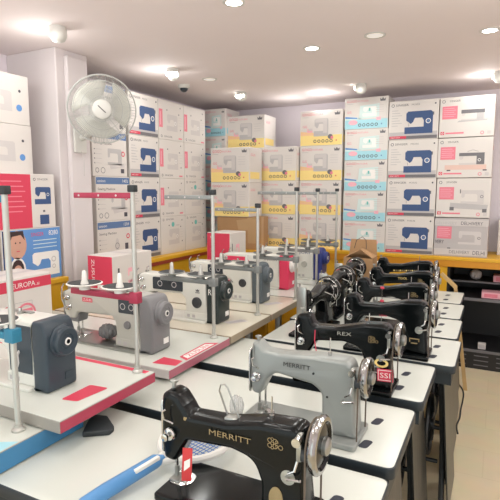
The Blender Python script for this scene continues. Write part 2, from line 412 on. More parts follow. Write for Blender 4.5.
def art_red(W, D, H, kind):
    b = carton_shell(W, D, H, M['carton'] if kind != 3 else M['cartong'])
    b.text('SINGER', (W / 2 + .001, -D / 2 + .03, H * .7), .03, M['red'], (0, 1, 0)); front(b, W, D)
    b.ring(W * .07, H * .9, .013, .004, M['greyd'], 1); b.ftext('SINGER', W * .18, H * .88, .015, M['greyd'], 1, W * .2)
    b.rect(W * .05, H * .46, W * .33, H * .78, M['pink' if kind != 3 else 'pink'])
    for k in range(5): b.rect(W * .07, H * (.72 - k * .05), W * (.27 + .03 * (k % 2)), H * (.732 - k * .05), M['pinkp'], 1)
    b.rect(W * .03, H * .07, W * .10, H * .15, M['red']); b.ring(W * .065, H * .11, .008, .003, M['pwhite'], 1); b.rect(W * .12, H * .085, W * .46, H * .125, M['pink'])
    b.ring(W * .79, H * .09, .014, .005, M['pink'], 1); b.rect(W * .88, H * .05, W * .95, H * .13, M['greyl'])
    if kind == 0:
        sil(b, W * .4, H * .4, W * .42, H * .27, M['greyl'], 1, THIN); b.rect(W * .4, H * .58, W * .82, H * .67, M['greyd'], 2); b.rect(W * .68, H * .42, W * .8, H * .58, M['grey'], 2)
        b.poly([(W * .33, H * .37), (W * .86, H * .39), (W * .88, H * .42), (W * .36, H * .41)], M['grey'], 2)
    elif kind == 1:
        b.rect(W * .14, H * .2, W * .9, H * .32, M['beige']); sil(b, W * .4, H * .32, W * .46, H * .30, M['greyl'], 1, THIN)
        b.rect(W * .4, H * .54, W * .86, H * .62, M['greyd'], 2); b.rect(W * .72, H * .33, W * .86, H * .54, M['greyd'], 2); b.ring(W * .77, H * .44, .012, .004, M['pwhite'], 3)
        for x in (.18, .84): b.rect(W * x, H * .17, W * (x + .07), H * .2, M['ink'], 2)
        b.tube([b._fp(W * .55, H * .65, 2), b._fp(W * .65, H * .69, 2), b._fp(W * .75, H * .65, 2)], .0015, M['greyd'], 4)
    elif kind == 2:
        b.poly([(W * .26, H * .24), (W * .94, H * .2), (W * .96, H * .33), (W * .27, H * .38)], M['grey']); sil(b, W * .46, H * .36, W * .42, H * .34, M['greyl'], 1, THIN)
        for x, y in ((.26, .18), (.86, .14)): b.rect(W * x, H * y, W * (x + .08), H * (y + .09), M['greyd'], 1)
        b.rect(W * .44, H * .62, W * .46, H * .72, M['greyd'], 2); b.ring(W * .84, H * .54, .012, .004, M['greyd'], 2)
    else:
        b.poly([(W * .26, H * .2), (W * .9, H * .13), (W * .93, H * .3), (W * .27, H * .36)], M['grey']); sil(b, W * .46, H * .33, W * .42, H * .34, M['greyl'], 1, THIN)
        for x, y in ((.26, .15), (.86, .11)): b.rect(W * x, H * y, W * (x + .06), H * (y + .08), M['greyd'], 1)
        b.ring(W * .84, H * .5, .012, .004, M['greyd'], 2)
    return b
def art_yellow(W, D, H, teal=False, var=0):
    b = carton_shell(W, D, H)
    c1, c2 = (M['cyan'], M['cyanl']) if teal else (M['pyel'], M['orange'])
    b.rect(.02, H * .1, D * .8, H * .3, c1); b.text('GOGO', (W / 2 + .001, -D / 2 + .03, H * .75), .022, M['pink'], (0, 1, 0)); front(b, W, D)
    b.rect(.004, .004, W - .004, H * .30, c1); b.poly([(.004, H * .30), (W * .45, H * .30), (W * .3, H * .38), (.004, H * .42)], c2, 1)
    b.ftext('GOGO', W * .05, H * .86, H * .075, M['red'], 1, W * .24); b.ftext('FUTURA', W * .31, H * .865, H * .05, M['pink'], 1, W * .24)
    b.rect(W * .05, H * .81, W * .2, H * .825, M['grey'])
    crown(b, W * .82, H * .85, W * .11, M['greyd'])
    if teal:
        b.poly([(W * .33, H * .32), (W * .8, H * .36), (W * .8, H * .78), (W * .36, H * .74)], M['cyanl'], 1)
        b.disc(W * .2, H * .22, W * .11, M['pinkp'], 2, 12, H * .08); b.poly([(0.006, H * .36), (W * .3, H * .33), (W * .3, H * .37), (0.006, H * .42)], M['bluel'], 2)
        sil(b, W * .42, H * .40, W * .32, H * .3, M['pwhite'], 2); b.rect(W * .56, H * .56, W * .60, H * .66, M['teal'], 3)
        b.rect(W * .74, H * .26, W * .84, H * .36, M['pinkp'], 2)
    else:
        sil(b, W * .33, H * .27, W * .34, H * .50, M['grey'], 2); b.rect(W * .36, H * .66, W * .64, H * .76, M['greyl'], 3); b.rect(W * .55, H * .36, W * .64, H * .66, M['greyl'], 3)
        b.rect(W * .17, H * .38, W * .3, H * .5, M['pinkp'], 2); b.rect(W * .2, H * .44, W * .3, H * .5, M['greyl'], 3)
        b.disc(W * .72, H * .25, W * .06, M['greyd'], 2, 10, H * .07); b.disc(W * .76, H * .22, W * .035, M['pink'], 3, 8)
    b.ftext('GG', W * .06, H * .52, H * .07, M['pink'], 2)
    if var:
        b.disc(W * .07, H * .3, W * .08, M['teal'], 3, 10, H * .12)
    icons(b, W * .36, H * .13, W * .037, 5, M['ink'], W * .095); b.disc(W * .86, H * .14, W * .015, M['red' if not teal else 'bluem'], 2)
    for k in range(4): b.rect(W * .72, H * (.72 - k * .07), W * .9, H * (.735 - k * .07), M['greyl'], 2)
    return b
def art_pinkstrip(W, D, H, dot=False):
    b = carton_shell(W, D, H)
    front(b, W, D)
    b.ftext('SINGER', W * .2, H * .06 if not dot else H * .9, .015, M['greyd'], 1, W * .32); b.ring(W * .1, H * .08 if not dot else H * .92, .011, .004, M['greyd'], 1)
    if dot:
        b.disc(W * .48, H * .78, .022, M['teal'], 1); b.rect(W * .6, H * .74, W * .75, H * .76, M['grey'])
    else:
        b.rect(W * .01, H * .3, W * .15, H * .76, M['pink']); b.rect(W * .05, H * .36, W * .08, H * .70, M['pinkp'], 1); b.rect(W * .78, H * .05, W * .92, H * .09, M['pink'])
    sil(b, W * .3, H * .24, W * .44, H * .42, M['greyl'], 1); b.ring(W * .65, H * .45, .016, .005, M['pwhite'], 2)
    for x, y in ((.86, .88), (.8, .7), (.86, .3), (.32, .76)): b.disc(W * x, H * y, .007, M['greyd'], 1, 8)
    for k in range(4): b.rect(W * .78, H * (.62 - k * .07), W * .92, H * (.63 - k * .07), M['greyl'], 1)
    return b
def art_header(W, D, H, num, kind):
    b = carton_shell(W, D, H); front(b, W, D)
    b.rect(.004, H * .83, W - .004, H * .98, M['bluem'])
    b.ftext('union', W * .05, H * .87, H * .06, M['pwhite'], 1, W * .22); b.ftext(num, W * .78, H * .87, H * .07, M['pwhite'], 1, W * .16)
    b.ftext('Sewing Machine', W * .05, H * .68, H * .07, M['ink'], 1, W * .5)
    for k in range(4): b.rect(W * .08, H * (.58 - k * .1), W * .26, H * (.587 - k * .1), M['grey']); b.disc(W * .06, H * (.583 - k * .1), .005, M['greyd'], 1, 8)
    if kind == 0:
        sil(b, W * .42, H * .26, W * .42, H * .36, M['grey'], 1, THIN); b.poly([(W * .46, H * .26), (W * .9, H * .3), (W * .92, H * .22), (W * .5, H * .16)], M['greyl'], 1)
        b.ring(W * .88, H * .52, .02, .008, M['red'], 1); b.ring(W * .12, H * .13, .018, .004, M['greyd'], 1); b.ring(W * .28, H * .13, .022, .004, M['greyd'], 1); b.rect(W * .8, H * .08, W * .9, H * .18, M['ink'], 1)
    else:
        b.disc(W * .56, H * .42, W * .06, M['greyl'], 1, 14, H * .18); b.ring(W * .56, H * .42, W * .065, .004, M['greyd'], 2); b.rect(W * .55, H * .12, W * .57, H * .25, M['grey'], 1); b.rect(W * .48, H * .1, W * .64, H * .13, M['greyd'], 1)
        b.rect(W * .8, H * .12, W * .9, H * .46, M['ink'], 1); b.rect(W * .825, H * .2, W * .875, H * .3, M['pwhite'], 2); b.ring(W * .9, H * .62, .02, .008, M['red'], 1)
    return b
def art_plain(W, D, H):
    b = carton_shell(W, D, H); front(b, W, D)
    b.disc(W * .3, H * .84, .022, M['cyan'], 1); sil(b, W * .3, H * .25, W * .4, H * .4, M['greyl'], 1)
    b.disc(W * .84, H * .68, .009, M['ink'], 1, 8); b.disc(W * .82, H * .34, .02, M['bluel'], 1)
    for k in range(3): b.rect(W * .06, H * (.6 - k * .08), W * .22, H * (.61 - k * .08), M['greyl'], 1)
    return b
def art_redhalf(W, D, H):
    b = carton_shell(W, D, H); front(b, W, D)
    b.rect(.004, .004, W * .56, H - .004, M['red'])
    for k in range(7): b.rect(W * .06, H * (.85 - k * .09), W * (.4 + .03 * (k % 3)), H * (.87 - k * .09), M['pink'], 1)
    b.ring(W * .63, H * .9, .009, .003, M['ink'], 1); b.ftext('SINGER', W * .68, H * .885, .012, M['greyd'], 1, W * .2)
    sil(b, W * .62, H * .44, W * .30, H * .32, M['blue'], 1); b.ring(W * .865, H * .62, .01, .003, M['pwhite'], 2)
    b.rect(W * .7, H * .06, W * .87, H * .24, M['blue'], 1); b.rect(W * .76, H * .29, W * .8, H * .33, M['greyd'], 1)
    return b
def art_8280(W, D, H):
    b = carton_shell(W, D, H); front(b, W, D)
    b.rect(.004, .004, W - .004, H - .004, M['bluel']); b.rect(.004, .004, W * .12, H - .004, M['blue'], 1)
    b.disc(W * .24, H * .72, W * .15, M['skin'], 1, 16, H * .26); b.disc(W * .23, H * .26, W * .13, M['pwhite'], 1, 16, H * .24); b.disc(W * .23, H * .27, W * .10, M['hair'], 2, 14, H * .19); b.disc(W * .23, H * .22, W * .075, M['skin'], 3, 12, H * .14); b.disc(W * .20, H * .25, W * .01, M['hair'], 4, 8); b.disc(W * .26, H * .25, W * .01, M['hair'], 4, 8); b.rect(W * .21, H * .14, W * .25, H * .15, M['red'], 4)
    b.disc(W * .21, H * .76, W * .012, M['hair'], 4, 8); b.disc(W * .28, H * .76, W * .012, M['hair'], 4, 8); b.rect(W * .22, H * .60, W * .27, H * .615, M['red'], 4)
    b.poly([(W * .02, H * .97), (W * .34, H * .97), (W * .36, H * .8), (W * .30, H * .9), (W * .16, H * .88), (W * .10, H * .72), (W * .06, H * .5), (W * .02, H * .5)], M['hair'], 2)
    b.ftext('SINGER', W * .47, H * .85, H * .07, M['red'], 1, W * .22); b.ftext('8280', W * .78, H * .85, H * .09, M['pwhite'], 1, W * .17)
    for k in range(3): b.rect(W * .5, H * (.76 - k * .07), W * .92, H * (.775 - k * .07), M['cyanl'], 1)
    sil(b, W * .45, H * .08, W * .5, H * .46, M['pwhite'], 1); b.ring(W * .85, H * .38, .018, .006, M['greyl'], 2); b.ring(W * .85, H * .24, .014, .005, M['greyl'], 2)
    return b
def art_europa(W, D, H):
    b = carton_shell(W, D, H); 
    b.rect(.004, H * .8, D - .004, H * .96, M['red'])
    front(b, W, D)
    b.rect(0.001, H * .74, W - .001, H * .95, M['red']); b.ftext('EUROPA', W * .27, H * .79, H * .1, M['pwhite'], 1, W * .42); b.ftext('.ai', W * .71, H * .79, H * .06, M['pwhite'], 1)
    b.ring(W * .5, H * .25, W * .18, .012, M['pink'], 1, 22); sil(b, W * .40, H * .14, W * .22, H * .22, M['pink'], 1, THIN); b.ring(W * .17, H * .43, .013, .004, M['red'], 1); b.rect(W * .3, H * .50, W * .62, H * .51, M['grey']); b.rect(W * .3, H * .40, W * .62, H * .41, M['grey'])
    b.rect(W * .30, H * .40, W * .31, H * .51, M['grey']); b.rect(W * .61, H * .40, W * .62, H * .51, M['grey']); b.disc(W * .82, H * .06, .01, M['ink'], 1, 8)
    return b
def art_redend(W, D, H, txt):
    """red end panel towards the room, white long side"""
    b = carton_shell(W, D, H)
    b.face((W / 2, -D / 2, 0), (0, 1, 0), (0, 0, 1))
    b.ring(D * .5, H * .3, H * .18, .008, M['pink'], 1, 18); sil(b, D * .36, H * .42, D * .22, H * .3, M['pinkp'], 1, THIN); b.rect(D * .12, H * .2, D * .16, H * .75, M['ink']); b.rect(D * .66, H * .45, D * .76, H * .5, M['pink'])
    front(b, W, D)
    b.rect(.003, .003, W - .003, H - .003, M['red']); b.rect(W * .38, H * .18, W * .62, H * .42, M['pwhite'], 1); b.rect(W * .43, H * .24, W * .57, H * .36, M['pink'], 2)
    b.text(txt, b._fp(W * .16, H * .92, 1), W * .12, M['pwhite'], (0, 0, -1), (1, 0, 0), H * .5)
    return b

GRP = 'sewing machine cartons stacked along the walls'
ORD = {3: ['top', 'middle', 'bottom'], 4: ['topmost', 'second from top', 'third from top', 'bottom'], 5: ['topmost', 'second from top', 'middle', 'fourth from top', 'bottom']}
def place(o, x, y, z, rz, label, first):
    if not first: o = o.copy(); C.objects.link(o)
    o.location = (x, y, z); o.rotation_euler = (0, 0, rz); return tag(o, label, 'box', GRP)
def stack(proto, n, x, y, H, rz, fmt, z0=ZT, ords=None):
    ords = ords or ORD[n]
    for k in range(n):                                         # k=0 bottom
        jx = random.uniform(-.004, .004); jr = random.uniform(-.012, .012)
        place(proto, x + (jx if rz == 0 else 0), y + (jx if rz else 0), z0 + k * (H + .001), rz + jr, fmt.format(ords[n - 1 - k]), k == 0)
FR = 4.42      # front plane of the back-wall stacks
# printed blue machine, back wall
Hb = .326
p = art_blue(.405, .24, Hb).build('sewing_machine_carton', smooth=0)
stack(p, 4, -.685, FR + .12, Hb, 0, '{} box printed with a blue machine in the back wall stack')
# left wall blue
p = art_blue(.368, .24, Hb).build('sewing_machine_carton', smooth=0)
for k, o_ in enumerate(ORD[4]):
    place(p, -2.56 - .12, 3.185, ZT + (3 - k) * (Hb + .001), PI / 2, o_ + ' box printed with a blue machine in the left wall stack', k == 0)
# red text panel boxes, each different
for k in range(4):
    W, D, H = .412, .26, .322
    b = art_red(W, D, H, k); o = b.build('sewing_machine_carton', smooth=0)
    lab = ['white carton with red text panel and pale machine, topmost in the right stack', 'white carton with red text panel and grey machine on pinkish base, right stack second row',
           'white carton with red text panel and grey portable base, right stack third row', 'greyish carton wrapped in courier tape at the bottom of the right stack'][k]
    place(o, -.270 + random.uniform(-.003, .003), FR + .13, ZT + (3 - k) * (H + .006), random.uniform(-.01, .01), lab, True)
    if k == 3:
        b = MB()
        b.face((-W / 2, -D / 2 - .0012, 0), (1, 0, 0), (0, 0, 1))
        b.rect(0, H * .80, W, H * .96, M['greyl']); b.rect(0, H * .04, W, H * .2, M['greyl'])
        b.ftext('DELHIVERY', W * .50, H * .83, H * .085, M['ink'], 1, W * .40); b.ftext('DELHIVERY', W * .02, H * .83, H * .07, M['grey'], 1, W * .4)
        b.ftext('VERY', W * .02, H * .33, H * .09, M['ink'], 1, W * .17); b.ftext('DELHIVERY', W * .3, H * .08, H * .08, M['greyd'], 1, W * .38); b.ftext('DELHI', W * .74, H * .07, H * .1, M['ink'], 1, W * .22)
        t = b.build('courier_tape', o, 0); t['label'] = 'translucent tape printed with dark courier lettering'
# teal column on the back wall
Ht = .272
p = art_yellow(.385, .26, Ht, True).build('sewing_machine_carton', smooth=0)
stack(p, 5, -1.087, FR + .13, Ht, 0, '{} white and cyan carton in the tall back wall stack')
# corner teal stack (narrow ends)
p = art_yellow(.25, .29, Ht, True).build('sewing_machine_carton', smooth=0)
for k, o_ in enumerate(ORD[5]):
    place(p, -2.605, 4.36 + .145, ZT + (4 - k) * (Ht + .001), 0, o_ + ' white and cyan carton in the corner stack', k == 0)
# yellow columns
Hy = .320
py = art_yellow(.410, .27, Hy).build('sewing_machine_carton', smooth=0)
stack(py, 4, -1.505, FR + .14, Hy, 0, '{} white and yellow carton in the tall stack beside the cyan cartons')
pv = art_yellow(.410, .27, Hy, False, 1).build('sewing_machine_carton', smooth=0)
place(pv, -1.925, 4.35 + .14, ZT, 0, 'white carton with a teal corner patch under two yellow cartons', True)
for k, o_ in enumerate(['upper', 'lower']):
    place(py, -1.925, 4.35 + .14, ZT + (2 - k) * (Hy + .001), random.uniform(-.01, .01), o_ + ' yellow carton standing on the carton with the teal patch', False)
for k, o_ in enumerate(['upper', 'lower']):
    place(py, -2.265, 4.05 + .135, ZT + .0 + .305 + (1 - k) * (Hy + .001), random.uniform(-.01, .01), o_ + ' yellow carton standing on the brown carton near the corner', False)
place(py, -2.275, 4.40 + .135, ZT + 3 * (Hy + .001), .0, 'yellow carton pushed back at the very top of the corner pile', False)
# left wall pink strip columns
p1 = art_pinkstrip(.36, .24, Hb).build('sewing_machine_carton', smooth=0)
p2 = art_pinkstrip(.36, .24, Hb, True).build('sewing_machine_carton', smooth=0)
f1 = f2 = True
for ci, (yc, nm) in enumerate(((3.557, 'beside the blue machine boxes'), (3.922, 'next to the corner stack'))):
    for k in range(4):
        dot = (k == 3) or (k == 2 and ci == 1)
        lab = ORD[4][k] + (' teal dotted white carton ' if dot else ' pink striped white carton ') + nm + ', left wall'
        if dot: place(p2, -2.68, yc, ZT + (3 - k) * (Hb + .001), PI / 2, lab, f2); f2 = False
        else: place(p1, -2.68, yc, ZT + (3 - k) * (Hb + .001), PI / 2, lab, f1); f1 = False
# header boxes
for k in range(4):
    lab = ['white carton with blue header behind the wall fan', 'white carton with blue header just below the wall fan', 'white carton with blue header showing a table top machine, third row',
           'white carton with blue header showing an oval stand, bottom row behind the red box'][k]
    o = art_header(.36, .24, Hb, ['1407', '1405', '1402', '1204'][k], 1 if k == 3 else 0).build('sewing_machine_carton', smooth=0)
    place(o, -2.68, 2.80 + (.012 if k > 1 else -.01), ZT + (3 - k) * (Hb + .001), PI / 2, lab, True)
# near left boxes
o = art_8280(.42, .26, .325).build('sewing_machine_carton', smooth=0); place(o, -2.63, 2.035, ZT, PI / 2, 'blue carton with two faces and a white machine, left wall', True)
o = art_redhalf(.40, .26, .325).build('sewing_machine_carton', smooth=0); place(o, -2.63, 2.015, ZT + .326, PI / 2, 'half red half white carton standing on the blue carton', True)
p = art_plain(.40, .26, .288).build('sewing_machine_carton', smooth=0)
place(p, -2.71, 1.93, ZT + .652, PI / 2, 'pale carton with cyan dot standing on the half red carton', True)
place(p, -2.71, 1.925, ZT + .941, PI / 2, 'pale carton at the top of the near left stack under the ceiling', False)
o = art_8280(.42, .26, .325).build('sewing_machine_carton', smooth=0); place(o, -2.63, 1.60, ZT, PI / 2, 'dark blue edged carton cut off by the left picture edge', True)
# right-hand grey cartons set back
p = art_plain(.40, .24, .30).build('sewing_machine_carton', smooth=0)
place(p, .205, 4.80, ZT, 0, 'pale carton set back at the right picture edge, on the counter', True)
# brown carton under yellow stack
def brown_closed():
    b = MB(); W, D, H = .42, .26, .303
    b.box(-W / 2, W / 2, -D / 2, D / 2, 0, H, M['brown'], .003, seg=1)
    b.face((W / 2, -D / 2, 0), (0, 1, 0), (0, 0, 1)); b.rect(D * .4, 0, D * .6, H, M['tape'])
    b.face((-W / 2, -D / 2, 0), (1, 0, 0), (0, 0, 1)); b.rect(W * .78, H * .2, W * .99, H * .99, M['tape']); b.poly([(W * .55, H * .6), (W * .78, H * .6), (W * .78, H * .95), (W * .5, H * .9)], M['tape'])
    return b.build('cardboard_box', smooth=0)
o = brown_closed(); o.location = (-2.20, 4.06 + .13, ZT); tag(o, 'plain brown taped carton under the yellow cartons near the corner', 'box')
def brown_open():
    t = thing('cardboard_box', 'open brown carton with raised flaps on the sewing table', 'box', (-.915, 3.665, .75), .06)
    b = MB(); W, D, H, T = .215, .2, .25, .004
    b.box(-W / 2, W / 2, -D / 2, -D / 2 + T, 0, H, M['brown']); b.box(-W / 2, W / 2, D / 2 - T, D / 2, 0, H, M['brown'])
    b.box(-W / 2, -W / 2 + T, -D / 2 + T, D / 2 - T, 0, H, M['brown']); b.box(W / 2 - T, W / 2, -D / 2 + T, D / 2 - T, 0, H, M['brown']); b.box(-W / 2 + T, W / 2 - T, -D / 2 + T, D / 2 - T, 0, T, M['brownd'])
    b.build('body', t, 0)
    for nm, pts in (('flap', [(-W / 2, D / 2 - T, H), (W / 2, D / 2 - T, H), (W / 2 - .01, D / 2 + .01, H + .12), (-W / 2 + .01, D / 2 + .01, H + .12)]),
                    ('flap', [(-W / 2 + T, -D / 2, H), (-W / 2 + T, D / 2 - .01, H), (-.005, D / 2 - .04, H + .06), (-.005, -D / 2 + .04, H + .055)]),
                    ('flap', [(W / 2 - T, -D / 2, H), (W / 2 - T, D / 2 - .01, H), (.005, D / 2 - .04, H + .055), (.005, -D / 2 + .04, H + .06)])):
        b = MB(); n = (Vector(pts[1]) - Vector(pts[0])).cross(Vector(pts[3]) - Vector(pts[0])).normalized() * .003
        vs = pts + [tuple(Vector(q) + n) for q in pts]
        b.add(vs, [(0, 1, 2, 3), (7, 6, 5, 4), (0, 4, 5, 1), (1, 5, 6, 2), (2, 6, 7, 3), (3, 7, 4, 0)], M['brown']); b.build(nm, t, 0)
    b = MB(); b.tube([(-.05 + .0, .0, H + .06), (-.04, .03, H + .12), (0, .05, H + .145), (.03, .04, H + .12), (.04, .0, H + .06)], .0025, M['darkd'], 6); b.build('string_handle', t)
brown_open()

# ------------------------------------------------------------------ domestic treadle tables
TT = .035
def make_table(TW=.92, TD=.405):
    t = thing('treadle_sewing_table', '-', 'table')
    b = MB(); r = .025
    ol = fillet([(-TW / 2, -TD / 2, r), (TW / 2, -TD / 2, r), (TW / 2, TD / 2, r), (-TW / 2, TD / 2, r)], 5)
    b.rp(ol, .75 - TT, .7490, .003, M['tedge'], 'xy', 2)
    il = fillet([(-TW / 2 + .004, -TD / 2 + .004, r), (TW / 2 - .004, -TD / 2 + .004, r), (TW / 2 - .004, TD / 2 - .004, r), (-TW / 2 + .004, TD / 2 - .004, r)], 5)
    b.rp(il, .7480, .75, .0008, M['white'], 'xy', 2); b.build('tabletop', t, 40)
    for yy in (-.10, .06) if TD < .45 else (-.075, .085):
        b = MB(); b.rp(fillet([(TW / 2 - .122, yy - .026, .014), (TW / 2 - .094, yy - .026, .014), (TW / 2 - .083, yy + .026, .014), (TW / 2 - .111, yy + .026, .014)], 4), .7485, .7508, .0004, M['slot'], 'xy', 1); b.build('belt_slot', t, 0)
    b = MB()
    b.box(-TW / 2 + .05, TW / 2 - .03, -TD / 2 + .015, -TD / 2 + .03, .75 - TT - .055, .75 - TT, M['tedge']); b.box(-TW / 2 + .05, TW / 2 - .03, TD / 2 - .03, TD / 2 - .015, .75 - TT - .055, .75 - TT, M['tedge'])
    b.box(TW / 2 - .03, TW / 2 - .015, -TD / 2 + .015, TD / 2 - .015, .75 - TT - .055, .75 - TT, M['tedge']); b.box(-TW / 2 + .05, -TW / 2 + .065, -TD / 2 + .03, TD / 2 - .03, .75 - TT - .055, .75 - TT, M['tedge'])
    b.build('apron', t, 0)
    zt = .75 - TT - .055
    for s in (-1, 1):
        b = MB(); xs = s * (TW / 2 - (.06 if s > 0 else .14)); xf = xs + s * .03
        yy = TD / 2 - .05
        def P(y, z): k = 1 - z / zt; return (xs + (xf - xs) * k, y, z)
        for q in (-1, 1):
            b.tube([P(q * yy * .8, zt), P(q * yy * .72, .5), P(q * yy * .62, .36), P(q * yy * .8, .2), P(q * (yy + .03), .012)], [.013, .012, .011, .012, .013], M['iron'], 8)
        b.tube([P(-yy * .8, zt - .015), P(yy * .8, zt - .015)], .012, M['iron'], 8); b.tube([P(-yy * .62, .37), P(yy * .62, .37)], .01, M['iron'], 8); b.tube([P(-yy * .8, .2), P(yy * .8, .2)], .01, M['iron'], 8)
        b.tube([P(-yy * .75, zt - .02), P(0, .5), P(yy * .62, .37)], .008, M['iron'], 6); b.tube([P(yy * .75, zt - .02), P(0, .5), P(-yy * .62, .37)], .008, M['iron'], 6)
        b.torus(P(0, .5), (1, 0, 0), .05, .007, M['iron'], 18, 6); b.torus(P(0, .285), (1, 0, 0), .07, .007, M['iron'], 18, 6)
        b.tube([P(-yy * .78, .2), P(0, .1), P(yy * .78, .2)], .009, M['iron'], 6)
        for q in (-1, 1): b.lathe([(.02, 0), (.02, .006), (.012, .016), (.009, .03)], (P(q * (yy + .03), 0)[0], q * (yy + .03), 0), (0, 0, 1), M['iron'], 12)
        b.build('side_frame', t)
    b = MB(); xs = TW / 2 - .045
    b.add([(xs, -.15, zt), (xs, .15, zt), (xs + .045, .17, .05), (xs + .045, -.17, .05), (xs - .006, -.15, zt), (xs - .006, .15, zt), (xs + .039, .17, .05), (xs + .039, -.17, .05)], [(0, 1, 2, 3), (7, 6, 5, 4), (0, 4, 5, 1), (1, 5, 6, 2), (2, 6, 7, 3), (3, 7, 4, 0)], M['wrapped']); b.build('side_panel', t, 0)
    b = MB(); b.tube([(-TW / 2 + .15, .02, .36), (TW / 2 - .07, .02, .36)], .01, M['iron'], 8); b.tube([(-TW / 2 + .15, .0, .2), (TW / 2 - .07, .0, .2)], .01, M['iron'], 8); b.build('cross_brace', t)
    b = MB(); b.torus((TW / 2 - .115, .03, .37), (1, 0, 0), .135, .012, M['iron'], 30, 8)
    for k in range(6): a = k * PI / 3; b.tube([(TW / 2 - .115, .03, .37), (TW / 2 - .115, .03 + .135 * math.cos(a), .37 + .135 * math.sin(a))], .008, M['iron'], 6)
    b.lathe([(.025, -.02), (.025, .02)], (TW / 2 - .115, .03, .37), (1, 0, 0), M['iron'], 14); b.build('drive_wheel', t)
    b = MB(); b.box(-.2, .18, -.12, .12, .1, .115, M['iron'], .004)
    for k in range(7): b.box(-.18 + k * .05, -.165 + k * .05, -.1, .1, .115, .119, M['iron'])
    b.build('treadle_plate', t, 0)
    return t
def copy_tree(o, parent=None):
    c = o.copy(); C.objects.link(c); c.parent = parent
    for ch in list(o.children): copy_tree(ch, c)
    return c
TAB = [(.84 - .03, -.215, 'nearest white treadle table, carrying the black machine at the front'),
       (1.483, -.213, 'white treadle table carrying the grey machine'),
       (1.958, -.200, 'white treadle table carrying the black machine with the red tag'),
       (2.392, -.128, 'white treadle table carrying the black machine with the shield badge'),
       (2.82, -.150, 'white treadle table just behind the one with the shield badge machine'),
       (3.245, -.165, 'second white treadle table in front of the brown open carton'),
       (3.665, -.19, 'farthest white treadle table, carrying the open brown carton')]
TAB[0] = (.995, -.213, TAB[0][2])
t0 = make_table(); tw = make_table(1.06); tn = make_table(1.06, .475)
for i, (y, xr, lab) in enumerate(TAB):
    t = {0: tn, 1: tw, 3: t0}.get(i) or copy_tree(tw if i < 3 else t0)
    t.location = (xr - (.53 if i < 3 else .46), y, 0); tag(t, lab, 'table', 'white treadle tables in a row')

# ------------------------------------------------------------------ domestic machine heads
def dom_outline(kind):
    if kind == 'grey':
        return fillet([(.155, .018, .004), (.146, .20, .03), (.135, .248, .03), (.02, .247, .06), (-.10, .237, .05), (-.150, .240, .02), (-.172, .262, .012), (-.192, .262, .01), (-.199, .14, .02), (-.192, .092, .014), (-.165, .090, .014), (-.140, .145, .03), (-.110, .172, .03), (.015, .158, .03), (.045, .138, .04), (.048, .05, .02), (.028, .018, .004)], 5)
    if kind == 'tall':
        return fillet([(.158, .018, .004), (.148, .12, .05), (.158, .215, .05), (.135, .256, .04), (.05, .250, .06), (-.06, .222, .06), (-.150, .218, .02), (-.166, .254, .02), (-.186, .263, .015), (-.224, .254, .02), (-.228, .12, .03), (-.220, .078, .016), (-.188, .076, .016), (-.160, .125, .02), (-.140, .158, .02), (-.03, .170, .05), (.036, .155, .05), (.056, .09, .03), (.050, .03, .02), (.030, .018, .004)], 5)
    return fillet([(.158, .018, .004), (.150, .12, .05), (.160, .205, .05), (.138, .240, .04), (.05, .234, .06), (-.05, .211, .06), (-.148, .207, .012), (-.162, .228, .02), (-.182, .252, .02), (-.204, .258, .015), (-.228, .248, .02), (-.232, .12, .03), (-.224, .078, .016), (-.192, .075, .016), (-.172, .112, .02), (-.154, .140, .02), (-.03, .151, .05), (.028, .140, .05), (.048, .09, .03), (.048, .03, .02), (.028, .018, .004)], 5)
